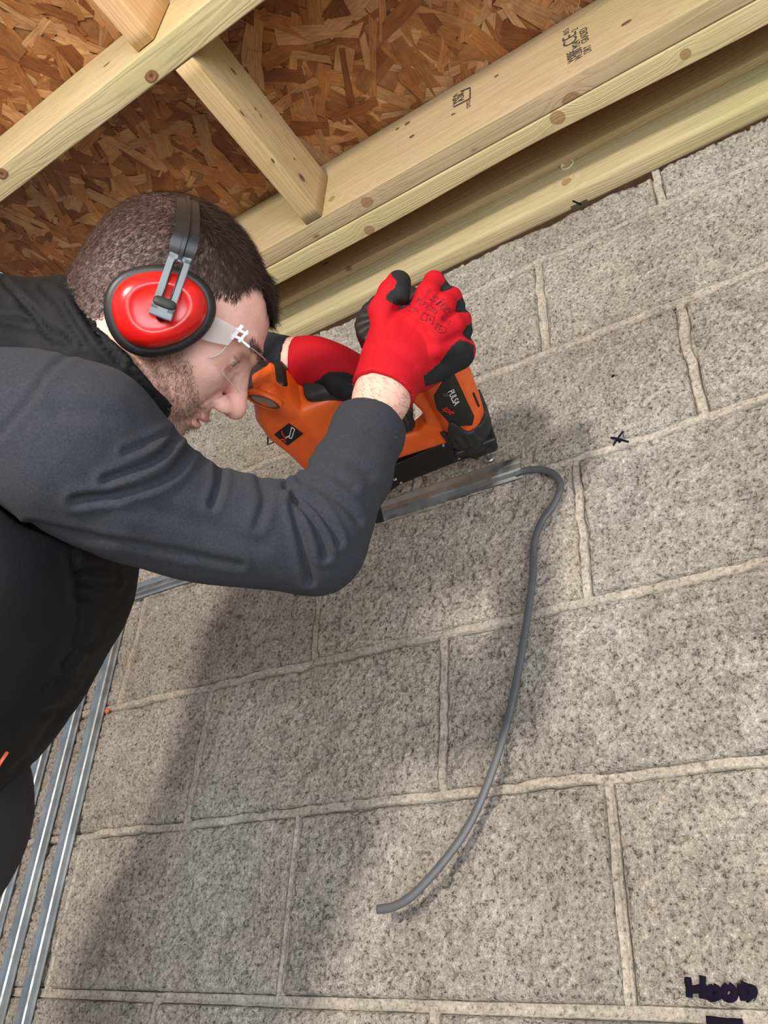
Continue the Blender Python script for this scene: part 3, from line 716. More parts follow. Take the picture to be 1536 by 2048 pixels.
# rear housing + handle + lower bridge: one moulded orange shell
outer = [tuple(gx(x, y, .020)) for x, y in ((507, 798), (511, 835), (535, 870), (577, 903), (610, 936), (665, 968), (720, 950), (800, 925), (905, 892), (905, 850), (875, 800), (850, 745), (800, 762), (700, 790), (640, 803), (602, 808), (580, 786), (545, 772))]
hole = [tuple(gx(x, y, .012)) for x, y in ((664, 846), (700, 834), (760, 820), (825, 806), (846, 826), (852, 848), (835, 864), (800, 873), (720, 905), (685, 890))]
def hw(h):
    return np.interp(h, [.03, .13, .175, .20, .25], [.0145, .0155, .027, .034, .033])
def f_rear(p):
    h, a, w = p[:, 0], p[:, 1], p[:, 2]
    d2 = smax(poly2(h, a, outer), -poly2(h, a, hole), .006)
    d = extr(d2, w*.030/hw(h), .030, .011)*.85
    b0, b1 = gx(528, 806, .046), gx(575, 835, .040)
    d = smin(d, cap(p, np.array([b0[0]-.006, b0[1], .034]), np.array([b1[0], b1[1], .020]), .0150, .014), .008)   # moulded boss round the window
    return d
gmesh('housing', f_rear, ((-.01, .27), (.05, .365), (-.052, .06)), .0022, 'orange')
body = [(-.046, .095), (-.050, .20), (-.048, .300), (-.030, .335), (.035, .335), (.048, .300), (.052, .2), (.050, .13), (.040, .09)]
def f_body(p):
    h, a, w = p[:, 0]-BC, p[:, 1], p[:, 2]
    r = np.interp(a, [.08, .12, .20, .29, .33, .345], [.030, .034, .0370, .038, .034, .026])
    q = np.sqrt((h/1.0)**2+(w/.95)**2); d = (q-r)*.93
    fl = np.maximum(np.abs(h)*.9+np.abs(w)*.62-r*1.03, d)     # slight facets
    d = smax(fl, np.maximum(.082-a, a-.325), .010)
    return d
gmesh('motor_housing', f_body, ((-.06, .065), (.07, .36), (-.058, .058)), .0022, 'orange')
def f_cap(p):
    h, a, w = p[:, 0]-BC-.026, p[:, 1], p[:, 2]
    q = np.sqrt(h**2+w**2); d = np.maximum(q-.051, np.abs(a-.318)-.026)
    ang = np.arctan2(w, h); d = d+.0009*np.cos(ang*18)
    return smax(d, q-.062+(a-.318)*.4, .012)
gmesh('end_cap', f_cap, ((-.06, .11), (.28, .36), (-.06, .06)), .0024, 'black', label='black round end cap')
# front bumper with prongs
def f_bump(p):
    h, a, w = p[:, 0]-BC, p[:, 1], p[:, 2]; q = np.sqrt(h**2+(w/.97)**2); ang = np.arctan2(w, h)
    R_ = np.interp(a, [.05, .085, .10, .125, .175, .20], [.024, .032, .0372, .0388, .0388, .0380])
    top = .128+.030*np.maximum(0, np.cos((ang-1.2)*3))**2
    d = np.maximum(q-R_, np.maximum(.070-a, a-top)); d = d*.8
    for k in range(6):
        t = 1.2+k*.33-.85; c = np.stack([h-.038*math.cos(t), a-.105-.010*(k % 2), w-.038*math.sin(t)], 1)
        d = smax(d, -rbox(c, (.0035, .013, .0035), .003), .003)
    return d
gmesh('bumper', f_bump, ((-.06, .065), (.06, .17), (-.058, .058)), .0018, 'rubber')
def f_nose(p):
    h, a, w = p[:, 0], p[:, 1], p[:, 2]
    d = rbox(np.stack([h-.002, a-.070, w], 1), (.0215, .020, .022), .007)
    d = smin(d, rbox(np.stack([h-.033, a-.066, w], 1), (.020, .016, .014), .004), .008)
    d = np.minimum(d, rbox(np.stack([h-.010, a-.084, w], 1), (.032, .005, .030), .004))
    for s in (-1, 1): d = smax(d, -rbox(np.stack([h-.002-.010*s, a-.045, w-.024], 1), (.004, .02, .003), .002), .002)
    return d
gmesh('nose_block', f_nose, ((-.06, .065), (.02, .105), (-.05, .05)), .0018, 'black')
V, F = tube([[0, .055, 0], [0, .016, 0]], .0062, 16, (0, 0, 1)); gp('nose_tube', (V, F), 'steel', label='bare steel nose tube', smooth=True)
V, F = tube([[0, .020, 0], [0, .0155, 0]], .0076, 16, (0, 0, 1)); gp('nose_ring', (V, F), 'steel', smooth=True)
# magazine
magp = [gx(955, 880, .012), gx(928, 918, .012), gx(802, 968, .012), gx(765, 993, .012), (.215, .045), (.236, .060), (.236, .098), gx(800, 925, .012), gx(885, 886, .012)]
ar = sum(a[0]*b[1]-b[0]*a[1] for a, b in zip(magp, magp[1:]+magp[:1]))
if ar < 0: magp = magp[::-1]
gp('magazine', prism(magp, np.zeros(3), np.eye(3)[0], np.eye(3)[1], np.eye(3)[2], -.013, .013, .0012), 'mag')
ft = [gx(x, y, .010) for x, y in ((757, 1000), (768, 1042), (752, 1046), (738, 1030), (748, 1003))]
if sum(a[0]*b[1]-b[0]*a[1] for a, b in zip(ft, ft[1:]+ft[:1])) < 0: ft = ft[::-1]
gp('support_foot', prism(ft, np.zeros(3), np.eye(3)[0], np.eye(3)[1], np.eye(3)[2], -.014, .012, .001), 'black')
for x, y in ((887, 891), (918, 917), (802, 966)):
    p = gx(x, y, .013); V, F = loft(np.array([p[0], p[1], .0130]), *np.eye(3), [(.0028, .0028, 0), (.0026, .0026, .0008), (.0010, .0010, .0016)], seg=12); gp('rivet', (V, F), 'steel', smooth=True, label='bright round rivet')
# trigger and guard loop
TR = [np.array([*gx(x, y, 0), 0]) for x, y in ((812, 795), (808, 825), (818, 848))]
def f_trig(p):
    h, a, w = p[:, 0], p[:, 1], p[:, 2]
    return smin(cap(p, TR[0], TR[1], .011), cap(p, TR[1], TR[2], .009), .01)
gmesh('trigger', f_trig, ((.02, .12), (.12, .30), (-.015, .015)), .002, 'rubber')
# soft grip along the handle
gripp = [tuple(gx(x, y, .020)) for x, y in ((609, 797), (622, 822), (702, 808), (800, 785), (860, 765), (850, 738), (800, 750), (720, 768), (640, 785))]
def f_grip(p):
    return extr(poly2(p[:, 0], p[:, 1], gripp), p[:, 2], .0195, .009)*.9
gmesh('soft_grip', f_grip, ((.0, .20), (.22, .34), (-.03, .03)), .0022, 'rubber')
# rear battery cover and lamp window
bcp = [tuple(gx(x, y, .010)) for x, y in ((510, 805), (516, 782), (540, 764), (570, 766), (588, 790), (578, 812), (545, 812))]
def f_bc(p):
    return extr(poly2(p[:, 0], p[:, 1], bcp), p[:, 2]+.012, .026, .008)*.9
gmesh('battery_cover', f_bc, ((.14, .28), (.24, .38), (-.05, .03)), .0022, 'black')
p = gx(530, 806, .050); wc = np.array([p[0]+.001, p[1], .0465]); e1 = np.array([.45, .89, 0]); e1 = np.array([.62, .60, -.5]); e1 /= np.linalg.norm(e1)
nn = np.array([.45, -.05, .89]); nn /= np.linalg.norm(nn); e1 -= (e1 @ nn)*nn; e1 /= np.linalg.norm(e1); e2 = np.cross(nn, e1)
V, F = loft(wc, e1, e2, nn, [(.0235, .0150, -.006), (.0235, .0150, .001), (.0210, .0128, .002), (.0205, .0122, 0)], seg=36); gp('lens_ring', (V, F), 'orange', smooth=True)
V, F = loft(wc+nn*.0004, e1, e2, nn, [(.0203, .0120, 0), (.012, .007, .0008), (.001, .001, .001)], seg=30); gp('indicator_window', (V, F), simple('smoky_window', (.26, .20, .18), .15), smooth=True, label='smoky oval indicator window')
# belt hook
hk = [gx(537, 868, .02), gx(536, 892, .02), gx(548, 886, .02)]
V, F = tube([[*hk[0], .010], [*hk[1], .018], [*hk[2], .018], [hk[2][0]-.014, hk[2][1]+.012, .012]], .0013, 8); gp('belt_hook', (V, F), 'black', smooth=True)
# decals -------------------------------------------------------------
def surf_pt(f, x, y, z0=.6, z1=1.4):
    """first hit of a sight line with an implicit gun part, in gun coordinates"""
    d = K(x, y, 1.0); z = z0
    Mi = np.array([GH, GA, GW])
    for _ in range(160):
        g = Mi @ (d*z-NOSE); s = float(f(g[None])[0])
        if s < .0002: return g
        z += max(s*.6, .0003)
        if z > z1: return None
    return g
def on_surface(f, x, y):
    g = surf_pt(f, x, y); e = 6e-4; n = np.array([float(f((g+e*v)[None])[0])-float(f((g-e*v)[None])[0]) for v in np.eye(3)]); return g, n/np.linalg.norm(n)
def plate_on(name, f, quad, mat, lift, n=10, label=None, thick=.0008):
    """thin raised panel following the shell, outlined by four or more corners"""
    P = np.array(quad, float); c = P.mean(0); V = []; rings = 6; m = []
    for i in range(len(P)):
        a, b = P[i], P[(i+1) % len(P)]
        for t in np.linspace(0, 1, n, endpoint=False): m.append(a+(b-a)*t)
    m = np.array(m); k = len(m)
    for r in range(rings, 0, -1):
        for q in m:
            xy = c+(q-c)*r/rings; g, nn_ = on_surface(f, *xy); V.append(g+nn_*(lift if r < rings else -.001))
            if r == rings: V[-1] = g-nn_*.001
    for j, q in enumerate(m):
        pass
    g, nn_ = on_surface(f, *c); V.append(g+nn_*lift)
    # edge ring duplicated at full outline, lifted
    top = []
    for q in m: g, nn_ = on_surface(f, *(c+(q-c)*.985)); top.append(g+nn_*lift)
    V = np.array(V); V = np.concatenate([V[:k], np.array(top), V[k:]])
    F = [[i*k+j, i*k+(j+1) % k, (i+1)*k+(j+1) % k, (i+1)*k+j] for i in range(rings) for j in range(k)]
    F += [[rings*k+j, rings*k+(j+1) % k, (rings+1)*k] for j in range(k)]
    return gp(name, (V, F), mat, smooth=False, label=label)
def label_text(name, s, f, p, px_dir, size, mat, parent, lift, wide=1.0, shear=0.0):
    """lettering lying on the shell, reading along the picture direction px_dir"""
    g, n = on_surface(f, *p); g2, _ = on_surface(f, p[0]+px_dir[0]*8, p[1]+px_dir[1]*8)
    ex_ = g2-g; ex_ -= (ex_ @ n)*n; ex_ /= np.linalg.norm(ex_); ey2 = np.cross(ex_, n)
    o = g+n*lift; M3 = np.array([GH, GA, GW]).T
    return text_mesh(name, s, Wd(G2C(o)), R @ (M3 @ ex_), R @ (M3 @ ey2), size, mat, parent, .0002, wide=wide, shear=shear)
pl = plate_on('name_plate', f_body, [(897, 745), (907, 745), (948, 832), (944, 850), (905, 852), (873, 815), (868, 790)], 'black', .0016, 8, 'black name plate with white lettering')
label_text('brand_lettering', 'PULSA', f_body, (906, 793), (.42, .91), .0128, 'white', gun, .0024, .82)
label_text('model_lettering', '27', f_body, (890, 787), (.42, .91), .0085, 'greyprint', gun, .0024, .9)
label_text('logo_lettering', 'spit', f_body, (897, 818), (.80, .60), .0150, 'redprint', gun, .0026, .85, .2)
pl2 = plate_on('warning_label', f_rear, [(578, 846), (607, 867), (575, 891), (548, 869)], 'mag', .0008, 8, 'black square label with a white outline symbol')
sym = []
for path in ([(583, 853), (589, 857), (583, 875), (578, 874), (583, 853)], [(578, 870), (571, 874)]):
    Q = []
    for x, y in path: g, n_ = on_surface(f_rear, x, y); Q.append(g+n_*.0016)
    sym.append(tube(Q, .00065, 6))
gp('label_symbol', merge(sym), 'white')
sym = []
for path in ([(563, 860), (565, 868), (572, 876)], [(561, 878), (569, 877), (566, 883), (572, 881)]):
    Q = []
    for x, y in path: g, n_ = on_surface(f_rear, x, y); Q.append(g+n_*.0014)
    sym.append(tube(Q, .0008, 6))
gp('label_mark', merge(sym), 'redprint')
f_mag = lambda p: extr(poly2(p[:, 0], p[:, 1], magp), p[:, 2], .013, .001)
label_text('magazine_lettering', 'PULSA', f_mag, (780, 961), (-.93, .30), .0075, 'white', gun, .0006, 1.0)
gq = [on_surface(f_body, *q) for q in ((946, 786), (957, 812))]
V, F = tube([q[0]+q[1]*.0002 for q in gq], .0018, 8); gp('vent_slot', (V, F), 'black')
# ================================================================== the man
def nrm(v): return v/np.linalg.norm(v)
HC = K(358, 583, .80)
HF = nrm(np.array([.77, .640, .29])); HU = np.array([.640, -.77, .02]); HU = nrm(HU-(HU @ HF)*HF); HS = np.cross(HF, HU)
HM = np.array([HF, HU, HS])
def HL(f, u, s=0.0): return HC+HF*f+HU*u+HS*s        # head point: forward, up, towards the right ear
man = thing('person', 'man in black vest and grey fleece pressing the nail gun to the wall', 'person', tuple(np.array([*Wd(K(-100, 1200, .72))[:2], FLOOR])))
# arms (camera space control points with radii in metres)
ARM = [(K(40, 850, .66), .062), (K(160, 900, .665), .067), (K(280, 990, .68), .0515), (K(393, 1047, .70), .0425), (K(500, 1064, .715), .0425), (K(600, 1082, .73), .0405), (K(634, 1092, .735), .0405)]
FORE = [(K(634, 1092, .735), .040), (K(662, 1015, .755), .0395), (K(702, 945, .79), .036), (K(735, 870, .825), .0335), (K(752, 828, .845), .0325)]
WRI = [(K(735, 870, .825), .024), (K(763, 795, .86), .0265), (K(775, 750, .875), .027)]
LARM = [(K(120, 740, .93), .062), (K(250, 765, 1.02), .052), (K(350, 752, 1.11), .042), (K(430, 733, 1.12), .038), (K(510, 725, 1.10), .037), (K(588, 722, 1.085), .0345)]
LWRI = [(K(540, 722, 1.09), .028), (K(610, 722, 1.08), .028)]
TOR = [(K(-75, 980, .74), .125), (K(-125, 1180, .70), .120), (K(-275, 1400, .655), .110), (K(-560, 1700, .60), .112)]
TO2 = [(a+np.array([-.01, 0, .15]), r) for a, r in TOR]
def slim(ch, k): return [(a, r*k) for a, r in ch]
NECK = [(HL(-.030, -.045), .058), (K(235, 735, .79), .056), (K(150, 800, .80), .07)]
def f_head(p):
    q = (p-HC) @ HM.T; f, u, s = q[:, 0], q[:, 1], q[:, 2]; a = np.abs(s); m = np.stack([f, u, a], 1)
    E_ = lambda c, r: ell(m, np.array(c, float), r)
    d = ell(q, np.array([-.004, .003, 0]), (.0905, .0855, .0745))
    d = smin(d, ell(q, np.array([.034, -.004, 0]), (.062, .066, .062)), .02)
    d = smin(d, ell(q, np.array([.038, -.050, 0]), (.056, .062, .056)), .02)
    d = smin(d, E_((.058, -.046, .038), (.026, .020, .024)), .018)                         # cheek bone
    d = smin(d, cap(m, np.array([-.005, -.070, .050]), np.array([.058, -.106, .020]), .016, .017), .022)   # jaw
    d = smin(d, ell(q, np.array([.072, -.112, 0]), (.020, .019, .022)), .014)                # chin
    d = smin(d, ell(q, np.array([.070, -.080, 0]), (.028, .024, .030)), .014)                # muzzle
    d = smin(d, E_((.060, -.072, .030), (.022, .024, .022)), .014)                          # cheek
    d = smin(d, cap(m, np.array([.080, .002, .034]), np.array([.0925, -.001, .010]), .0095, .010), .012)    # brow
    d = smax(d, -ell(m, np.array([.098, -.0215, .032]), (.019, .0125, .018)), .009)          # socket
    d = smin(d, ell(m, np.array([.0735, -.0205, .0315]), (.0145, .0135, .0145)), .003)       # lids over the eyeball
    d = smax(d, -ell(m, np.array([.0905, -.0215, .033]), (.0080, .0030, .0125)), .002)       # lid opening
    d = smin(d, cap(q, np.array([.0905, -.010, 0]), np.array([.1130, -.050, 0]), .0070, .0105), .010)     # nose bridge
    d = smin(d, ell(q, np.array([.1135, -.0555, 0]), (.0135, .0110, .0120)), .006)
    d = smin(d, E_((.1020, -.0600, .0115), (.0115, .0090, .0078)), .005)                    # wing
    d = smax(d, -ell(m, np.array([.1060, -.0690, .0085]), (.0080, .0072, .0044)), .002)      # nostril
    d = smax(d, -cap(m, np.array([.094, -.052, .021]), np.array([.078, -.080, .033]), .0018), .006)        # cheek fold
    d = smin(d, ell(q, np.array([.0925, -.0825, 0]), (.0100, .0055, .0225)), .004)            # upper lip
    d = smin(d, ell(q, np.array([.0905, -.0930, 0]), (.0100, .0060, .0205)), .004)            # lower lip
    d = smax(d, -ell(q, np.array([.1010, -.0878, 0]), (.0130, .0012, .0250)), .002)
    d = smin(d, E_((.000, -.035, .074), (.010, .016, .004)), .006)
    return d
def f_skin(p):
    d = f_head(p)
    d = smin(d, chain(p, NECK), .020)
    d = smin(d, chain(p, slim(ARM, .70), .03), .02); d = smin(d, chain(p, [(K(634, 1092, .735), .028)]+WRI), .012)
    d = smin(d, chain(p, slim(LARM, .72)+LWRI[1:], .03), .02)
    d = smin(d, chain(p, slim(TOR, .55)), .05); d = smin(d, chain(p, slim(TO2, .6)), .08)
    return d
xa = axis2([(-.52, -.312, .006), (-.312, -.09, .0017), (-.09, -.03, .005), (-.03, .045, .0030), (.045, .06, .005)])
ya = axis2([(-.40, -.338, .005), (-.338, -.060, .0017), (-.060, .16, .005)])
za = axis2([(.50, .68, .005), (.68, .795, .0017), (.795, .92, .0025), (.92, 1.22, .006)])
V, F = snet(f_skin, xa, ya, za)
Nn = vnormals(V, F)
for P, w, dp in (([(472, 752), (462, 772), (446, 784), (430, 792)], 5, .0022), ([(452, 742), (462, 735), (470, 728)], 3, .0012), ([(455, 752), (466, 742), (474, 738)], 3, .0010), ([(300, 720), (322, 760), (335, 800)], 7, .002)):
    V = crease(V, Nn, P, w, dp)
Nn = vnormals(V, F); px = proj(V); q = (V-HC) @ HM.T; f_, u_, s_ = q.T
Wv = Wd(V)
n1 = vnoise(V, 60, 3); n2 = vnoise(V, 260, 4); n3 = vnoise(V, 18, 5)
skin = np.array([.76, .44, .355]); C = np.tile(skin, (len(V), 1))
def blend(mask, c): 
    global C
    mask = np.clip(mask, 0, 1)[:, None]; C = C*(1-mask)+np.array(c)*mask
def hairline(f, u, s):
    """> 0 where the scalp carries hair"""
    front = u-np.interp(f, [-.09, -.06, -.03, 0, .02, .045, .062, .075, .10], [-.150, -.135, -.070, -.030, .004, .020, .030, .038, .040])
    return front-.034*np.clip((np.abs(s)-.028)/.015, 0, 1)*np.clip((f-.048)/.006, 0, 1)
ishead = (np.linalg.norm(q, axis=1) < .16)
hl = hairline(f_, u_, s_)+(n1-.5)*.006
# stubble region: side of jaw, chin, upper lip
def beardmask(f, u, s):
    line = np.interp(f, [-.02, .01, .028, .045, .055, .071, .082, .10], [-.030, -.034, -.038, -.042, -.044, -.057, -.066, -.070])
    m = np.clip((line-u)/.010, 0, 1)*np.clip((f-.004)/.012, 0, 1)
    return m*np.clip((u+.150)/.02, 0, 1)*(1-np.exp(-((f-.095)**2/.00016+(u+.088)**2/.00010)))
bm = beardmask(f_, u_, s_)*ishead
blend(ishead*np.clip((n3-.45)*2, 0, 1)*.35, (.76, .36, .28))
blend(np.exp(-((f_-.112)**2+(u_+.058)**2+s_**2)/.0004)*ishead*.6, (.78, .30, .25))      # nose tip
blend(bm*.26*(.6+.8*n2), (.33, .19, .13))
blend(np.exp(-((f_-.094)**2/.00007+(u_+.0875)**2/.00007))*(np.abs(s_) < .024)*ishead*.9, (.66, .27, .23))
blend(np.clip(hl/.010, 0, 1)*ishead*(.85+.15*n2), (.052, .030, .026))
browm = np.exp(-((u_-.000-.003*np.clip(np.abs(s_)/.03, 0, 1))/.0042)**2)*(np.abs(s_) > .008)*(np.abs(s_) < .045)*(f_ > .06)*ishead
blend(np.exp(-((u_+.0165)/.0014)**2)*(np.abs(s_) > .018)*(np.abs(s_) < .045)*(f_ > .076)*(f_ < .095)*ishead*.75, (.10, .05, .035))
blend(browm*.75, (.10, .055, .035))
blend(np.exp(-((f_-.106)**2/.00003+(u_+.0685)**2/.00002+(np.abs(s_)-.0085)**2/.00001))*ishead*.8, (.15, .04, .03))  # nostril hollows: their inner shade is put into the skin colour
blend((np.abs(px[:, 0]-760) < 60)*(np.abs(px[:, 1]-800) < 70)*np.clip((n1-.4)*2, 0, 1)*.3, (.68, .40, .30))
body_o = mesh('body', Wv, F, 'skin', man, True, col=C)
# eyes
for sgn in (1, -1):
    c = HL(.0745, -.0213, .0315*sgn); V2, F2 = loft(c, HU, HS, HF, [(math.sin(t)*.0122, math.sin(t)*.0122, math.cos(t)*.0122) for t in np.linspace(3.0, .02, 22)], seg=24)
    d = (V2-c)/.0122; g = nrm(np.array(HF*.90-HU*.30+HS*0)); dt = d @ g
    cc = np.where(dt[:, None] > .965, (.01, .01, .01), np.where(dt[:, None] > .85, (.10, .07, .045), (.62, .55, .52)))
    mesh('eye', Wd(V2), F2, 'eye', man, True, col=cc)
# ---- hair: short strands as thin blades, rooted on the scalp
def strands(name, idx, n, length, width, dirf, mat, seed, curl=.3, lift=.35, parent=man):
    rg = np.random.default_rng(seed); pick = rg.choice(idx, n); base = V[pick]+rg.normal(0, .0009, (n, 3)); nn_ = Nn[pick]
    t = dirf(base, pick); t = t-np.sum(t*nn_, 1)[:, None]*nn_; t /= np.maximum(np.linalg.norm(t, axis=1), 1e-6)[:, None]
    t += rg.normal(0, curl, (n, 3)); t /= np.linalg.norm(t, axis=1)[:, None]
    Ls = (length(base, pick)*rg.uniform(.65, 1.25, n))[:, None]; side = np.cross(t, nn_); side /= np.maximum(np.linalg.norm(side, axis=1), 1e-6)[:, None]
    side = nrm(np.array([0, 0, 0.0001]))*0+side
    bend = rg.normal(0, curl, (n, 3)); P = []
    for k, (s, w) in enumerate(((0, 1), (.4, .9), (.75, .6), (1, .1))):
        c = base+t*Ls*s*(1-lift*.3)+nn_*Ls*lift*math.sin(s*1.8)+bend*Ls*s*s*.5-nn_*.0004
        P += [c-side*width*w, c+side*width*w]
    A = np.stack(P, 1).reshape(-1, 3); o = (np.arange(n)*8)[:, None]
    Fq = np.concatenate([np.stack([o[:, 0]+2*k, o[:, 0]+2*k+1, o[:, 0]+2*k+3, o[:, 0]+2*k+2], 1) for k in range(3)])
    return mesh(name, Wd(A), Fq, mat, parent, True, kind='stuff')
idx = np.where((hl > .001) & ishead & (u_ > -.14))[0]
def hdir(b, pk):
    fq, uq, sq = f_[pk], u_[pk], s_[pk]; top = np.clip((uq-.035)/.03, 0, 1)[:, None]
    down = -HU*1.0+HF*.35*np.sign(fq-.0)[:, None]; fwd = HF*1.0+HU*.1
    return down*(1-top)+fwd*top
def hlen(b, pk): return np.interp(u_[pk]+.25*f_[pk], [-.10, -.02, .03, .06, .10], [.003, .0045, .0065, .009, .012])
strands('hair', idx, 46000, hlen, .00024, hdir, 'hair', 1, .13, .18)
fi = np.where((hl > 0) & ishead & (f_ > .052) & (u_ > .03) & (np.abs(s_) < .06))[0]
o = strands('hair', fi, 3500, lambda b, pk: np.full(len(pk), .014), .00034, lambda b, pk: HF*.9-HU*.35+0*b, 'hair', 2, .22, .45); o.name = 'fringe'
bi = np.where(bm > .35)[0]
strands('beard', bi, 7500, lambda b, pk: np.full(len(pk), .0048), .00013, lambda b, pk: -HU*.9+HF*.2+0*b, 'beard', 3, .75, .55)
ei = np.where(browm > .3)[0]
strands('eyebrow', ei, 500, lambda b, pk: np.full(len(pk), .008), .00022, lambda b, pk: -HF*.6+HU*.25+np.sign(s_[pk])[:, None]*HS*.8, 'hair', 4, .25, .35)
wi = np.where((px[:, 0] > 690) & (px[:, 0] < 830) & (px[:, 1] > 735) & (px[:, 1] < 880) & (V[:, 2] < .87) & (V[:, 2] > .70))[0]
strands('arm_hair', wi, 520, lambda b, pk: np.full(len(pk), .009), .00014, lambda b, pk: np.array([.8, .6, 0])+0*b, 'armhair', 6, .45, .3)
HEADV = None
# ---- grey fleece sleeves
def hollow(p, d, a, b, r, k=.003):
    """cut the cloth open beyond point a towards b and hollow the cuff"""
    t = nrm(b-a); h = (p-a) @ t; d = smax(d, h, .004)
    return smax(d, -cap(p, a-t*.03, b, r), k)
def f_sleeve(p):
    d = chain(p, ARM, .03); d = smin(d, chain(p, FORE, .02), .016)
    d = smin(d, cap(p, K(60, 870, .70), K(60, 820, .78), .055), .03)
    for c, r in ((K(640, 975, .77), .004), (K(655, 1000, .77), .004)): pass
    t = K(768, 790, .865); a = K(743, 850, .838); tt = nrm(t-a)
    h = (p-a) @ tt-.0; 
    d = smin(d, cap(p, a-tt*.004, a-tt*.010, .0355), .010)
    return np.where(np.linalg.norm(p-a, axis=1) < .09, smax(smax(d, h, .004), -cap(p, a-tt*.022, t, .0290), .002), d)
V, F = snet(f_sleeve, axis2([(-.52, .065, .0025)]), axis2([(-.21, .095, .0025)]), axis2([(.57, .90, .0028)]))
Nn = vnormals(V, F)
folds = [  # shoulder and elbow folds: path, width px, depth m
    ([(150, 1000), (250, 985), (340, 950), (385, 890)], 9, .0042), ([(210, 960), (300, 925), (345, 885), (370, 850)], 8, .0040),
    ([(250, 905), (310, 880), (350, 860)], 7, .0022), ([(440, 925), (438, 970), (425, 1010)], 8, .0035), ([(520, 955), (530, 1000), (515, 1050)], 9, .0025),
    ([(575, 975), (605, 1010), (640, 1070), (650, 1110)], 8, .0050), ([(590, 985), (625, 1005), (665, 1060), (675, 1085)], 7, .0046), ([(585, 1000), (600, 1060), (612, 1120), (620, 1160)], 8, .0045),
    ([(600, 960), (640, 975), (690, 1010), (715, 1040)], 8, .0032), ([(612, 935), (660, 945), (705, 975)], 8, .0025), ([(640, 915), (690, 915), (740, 950)], 9, .0018),
    ([(0, 870), (60, 800), (100, 740), (150, 700)], 7, .0018), ([(60, 1050), (180, 1075), (330, 1100), (480, 1130)], 8, .0020), ([(280, 1010), (400, 1050), (520, 1090)], 16, .0018), ([(120, 820), (220, 830), (290, 870)], 18, .002),
    ([(690, 820), (740, 832), (790, 862)], 3, .0006)]
for P, w, dp in folds: V = crease(V, Nn, P, w, dp)
Nn2 = vnormals(V, F); V = V+Nn*((vnoise(V, 25, 7)-.5)*.0035+(vnoise(V, 60, 8)-.5)*.0012)[:, None]
n2 = vnoise(V, 900, 4); C = np.tile(np.array([.034, .036, .044]), (len(V), 1))*(.92+.16*vnoise(V, 12, 6))[:, None]
C[n2 > .985] = (.35, .36, .38)
mesh('fleece_sleeve', Wd(V), F, 'fleece', man, True, col=C)
def f_lsl(p):
    d = chain(p, LARM, .03); a = K(586, 722, 1.085); t = K(640, 722, 1.07); tt = nrm(t-a); h = (p-a) @ tt
    return np.where(np.linalg.norm(p-a, axis=1) < .09, smax(smax(d, h, .004), -cap(p, a-tt*.02, t, .0305), .002), d)
V, F = snet(f_lsl, axis(-.50, -.10, .004), axis(-.26, -.05, .004), axis(.84, 1.20, .004)); Nn = vnormals(V, F)
for P, w, dp in (([(500, 675), (506, 720), (500, 765)], 6, .003), ([(545, 680), (550, 720), (545, 765)], 5, .002)): V = crease(V, Nn, P, w, dp)
V += Nn*((vnoise(V, 25, 7)-.5)*.004)[:, None]
mesh('fleece_sleeve', Wd(V), F, 'fleece', man, True, col=np.tile(np.array([.030, .031, .036]), (len(V), 1)))
# ---- black vest: torso, yoke, collar
CA = nrm(K(330, 640, .80)-K(230, 730, .80)); CO = K(250, 722, .795)
def f_vest(p):
    d = chain(p, TOR, .05); d = smin(d, chain(p, TO2, .05), .09)
    d = smin(d, chain(p, [(K(-170, 800, .80), .098), (K(30, 729, .80), .083), (K(150, 690, .80), .062), (K(215, 700, .80), .060)]), .035)
    d = smin(d, chain(p, [(K(30, 740, .90), .09), (K(140, 720, .90), .065)]), .04)
    # standing collar
    h = (p-CO) @ CA; rr = np.linalg.norm((p-CO)-h[:, None]*CA, axis=1)
    d = smin(d, np.maximum(np.abs(rr-.070-h*.05)-.005, np.abs(h+.022)-.030)-.002, .022)
    inner = np.maximum(rr-.0645, -h-.030); d = smax(d, -inner, .003)
    # arm hole with the sleeve standing proud
    d = smax(d, -(chain(p, ARM[:4], .03)-.002), .006)
    return d
V, F = snet(f_vest, axis2([(-.75, -.15, .0038)]), axis2([(-.30, .50, .0038)]), axis2([(.44, 1.02, .0045)])); Nn = vnormals(V, F)
vf = [([(5, 560), (60, 620), (110, 690)], 5, .004), ([(85, 575), (120, 610), (150, 660), (170, 690)], 6, .003), ([(130, 570), (165, 610), (200, 670), (240, 730)], 6, .004), ([(0, 640), (70, 655), (140, 690)], 8, .003), ([(150, 600), (190, 660), (250, 730), (300, 800)], 7, .004),
      ([(40, 600), (80, 640), (130, 680)], 8, .002),
      ([(165, 1145), (195, 1135), (240, 1150)], 6, .005), ([(160, 1165), (200, 1170), (235, 1165)], 6, .005), ([(155, 1195), (190, 1200), (225, 1220)], 6, .005), ([(170, 1100), (210, 1110), (245, 1100)], 6, .004),
      ([(150, 1110), (165, 1180), (160, 1260), (120, 1380)], 8, .004), ([(130, 1330), (160, 1300), (190, 1290)], 7, .004), ([(80, 1430), (110, 1420), (135, 1430)], 7, .004), ([(90, 1380), (120, 1360), (150, 1370)], 6, .003), ([(20, 1540), (50, 1520), (70, 1530)], 6, .004), ([(0, 1600), (30, 1580), (55, 1590)], 6, .004)]
for P, w, dp in vf: V = crease(V, Nn, P, w, dp)
V += Nn*((vnoise(V, 16, 7)-.5)*.007+(vnoise(V, 42, 9)-.5)*.002)[:, None]
mesh('vest', Wd(V), F, 'vest', man, True, col=np.tile(np.array([.0065, .0067, .0080]), (len(V), 1)))
# collar facing the jaw is part of the vest; small orange tab low on the front
tq = [cam_hit_(f_vest, x, y) for x, y in ((-6, 1545), (4, 1520), (16, 1502))] if False else None
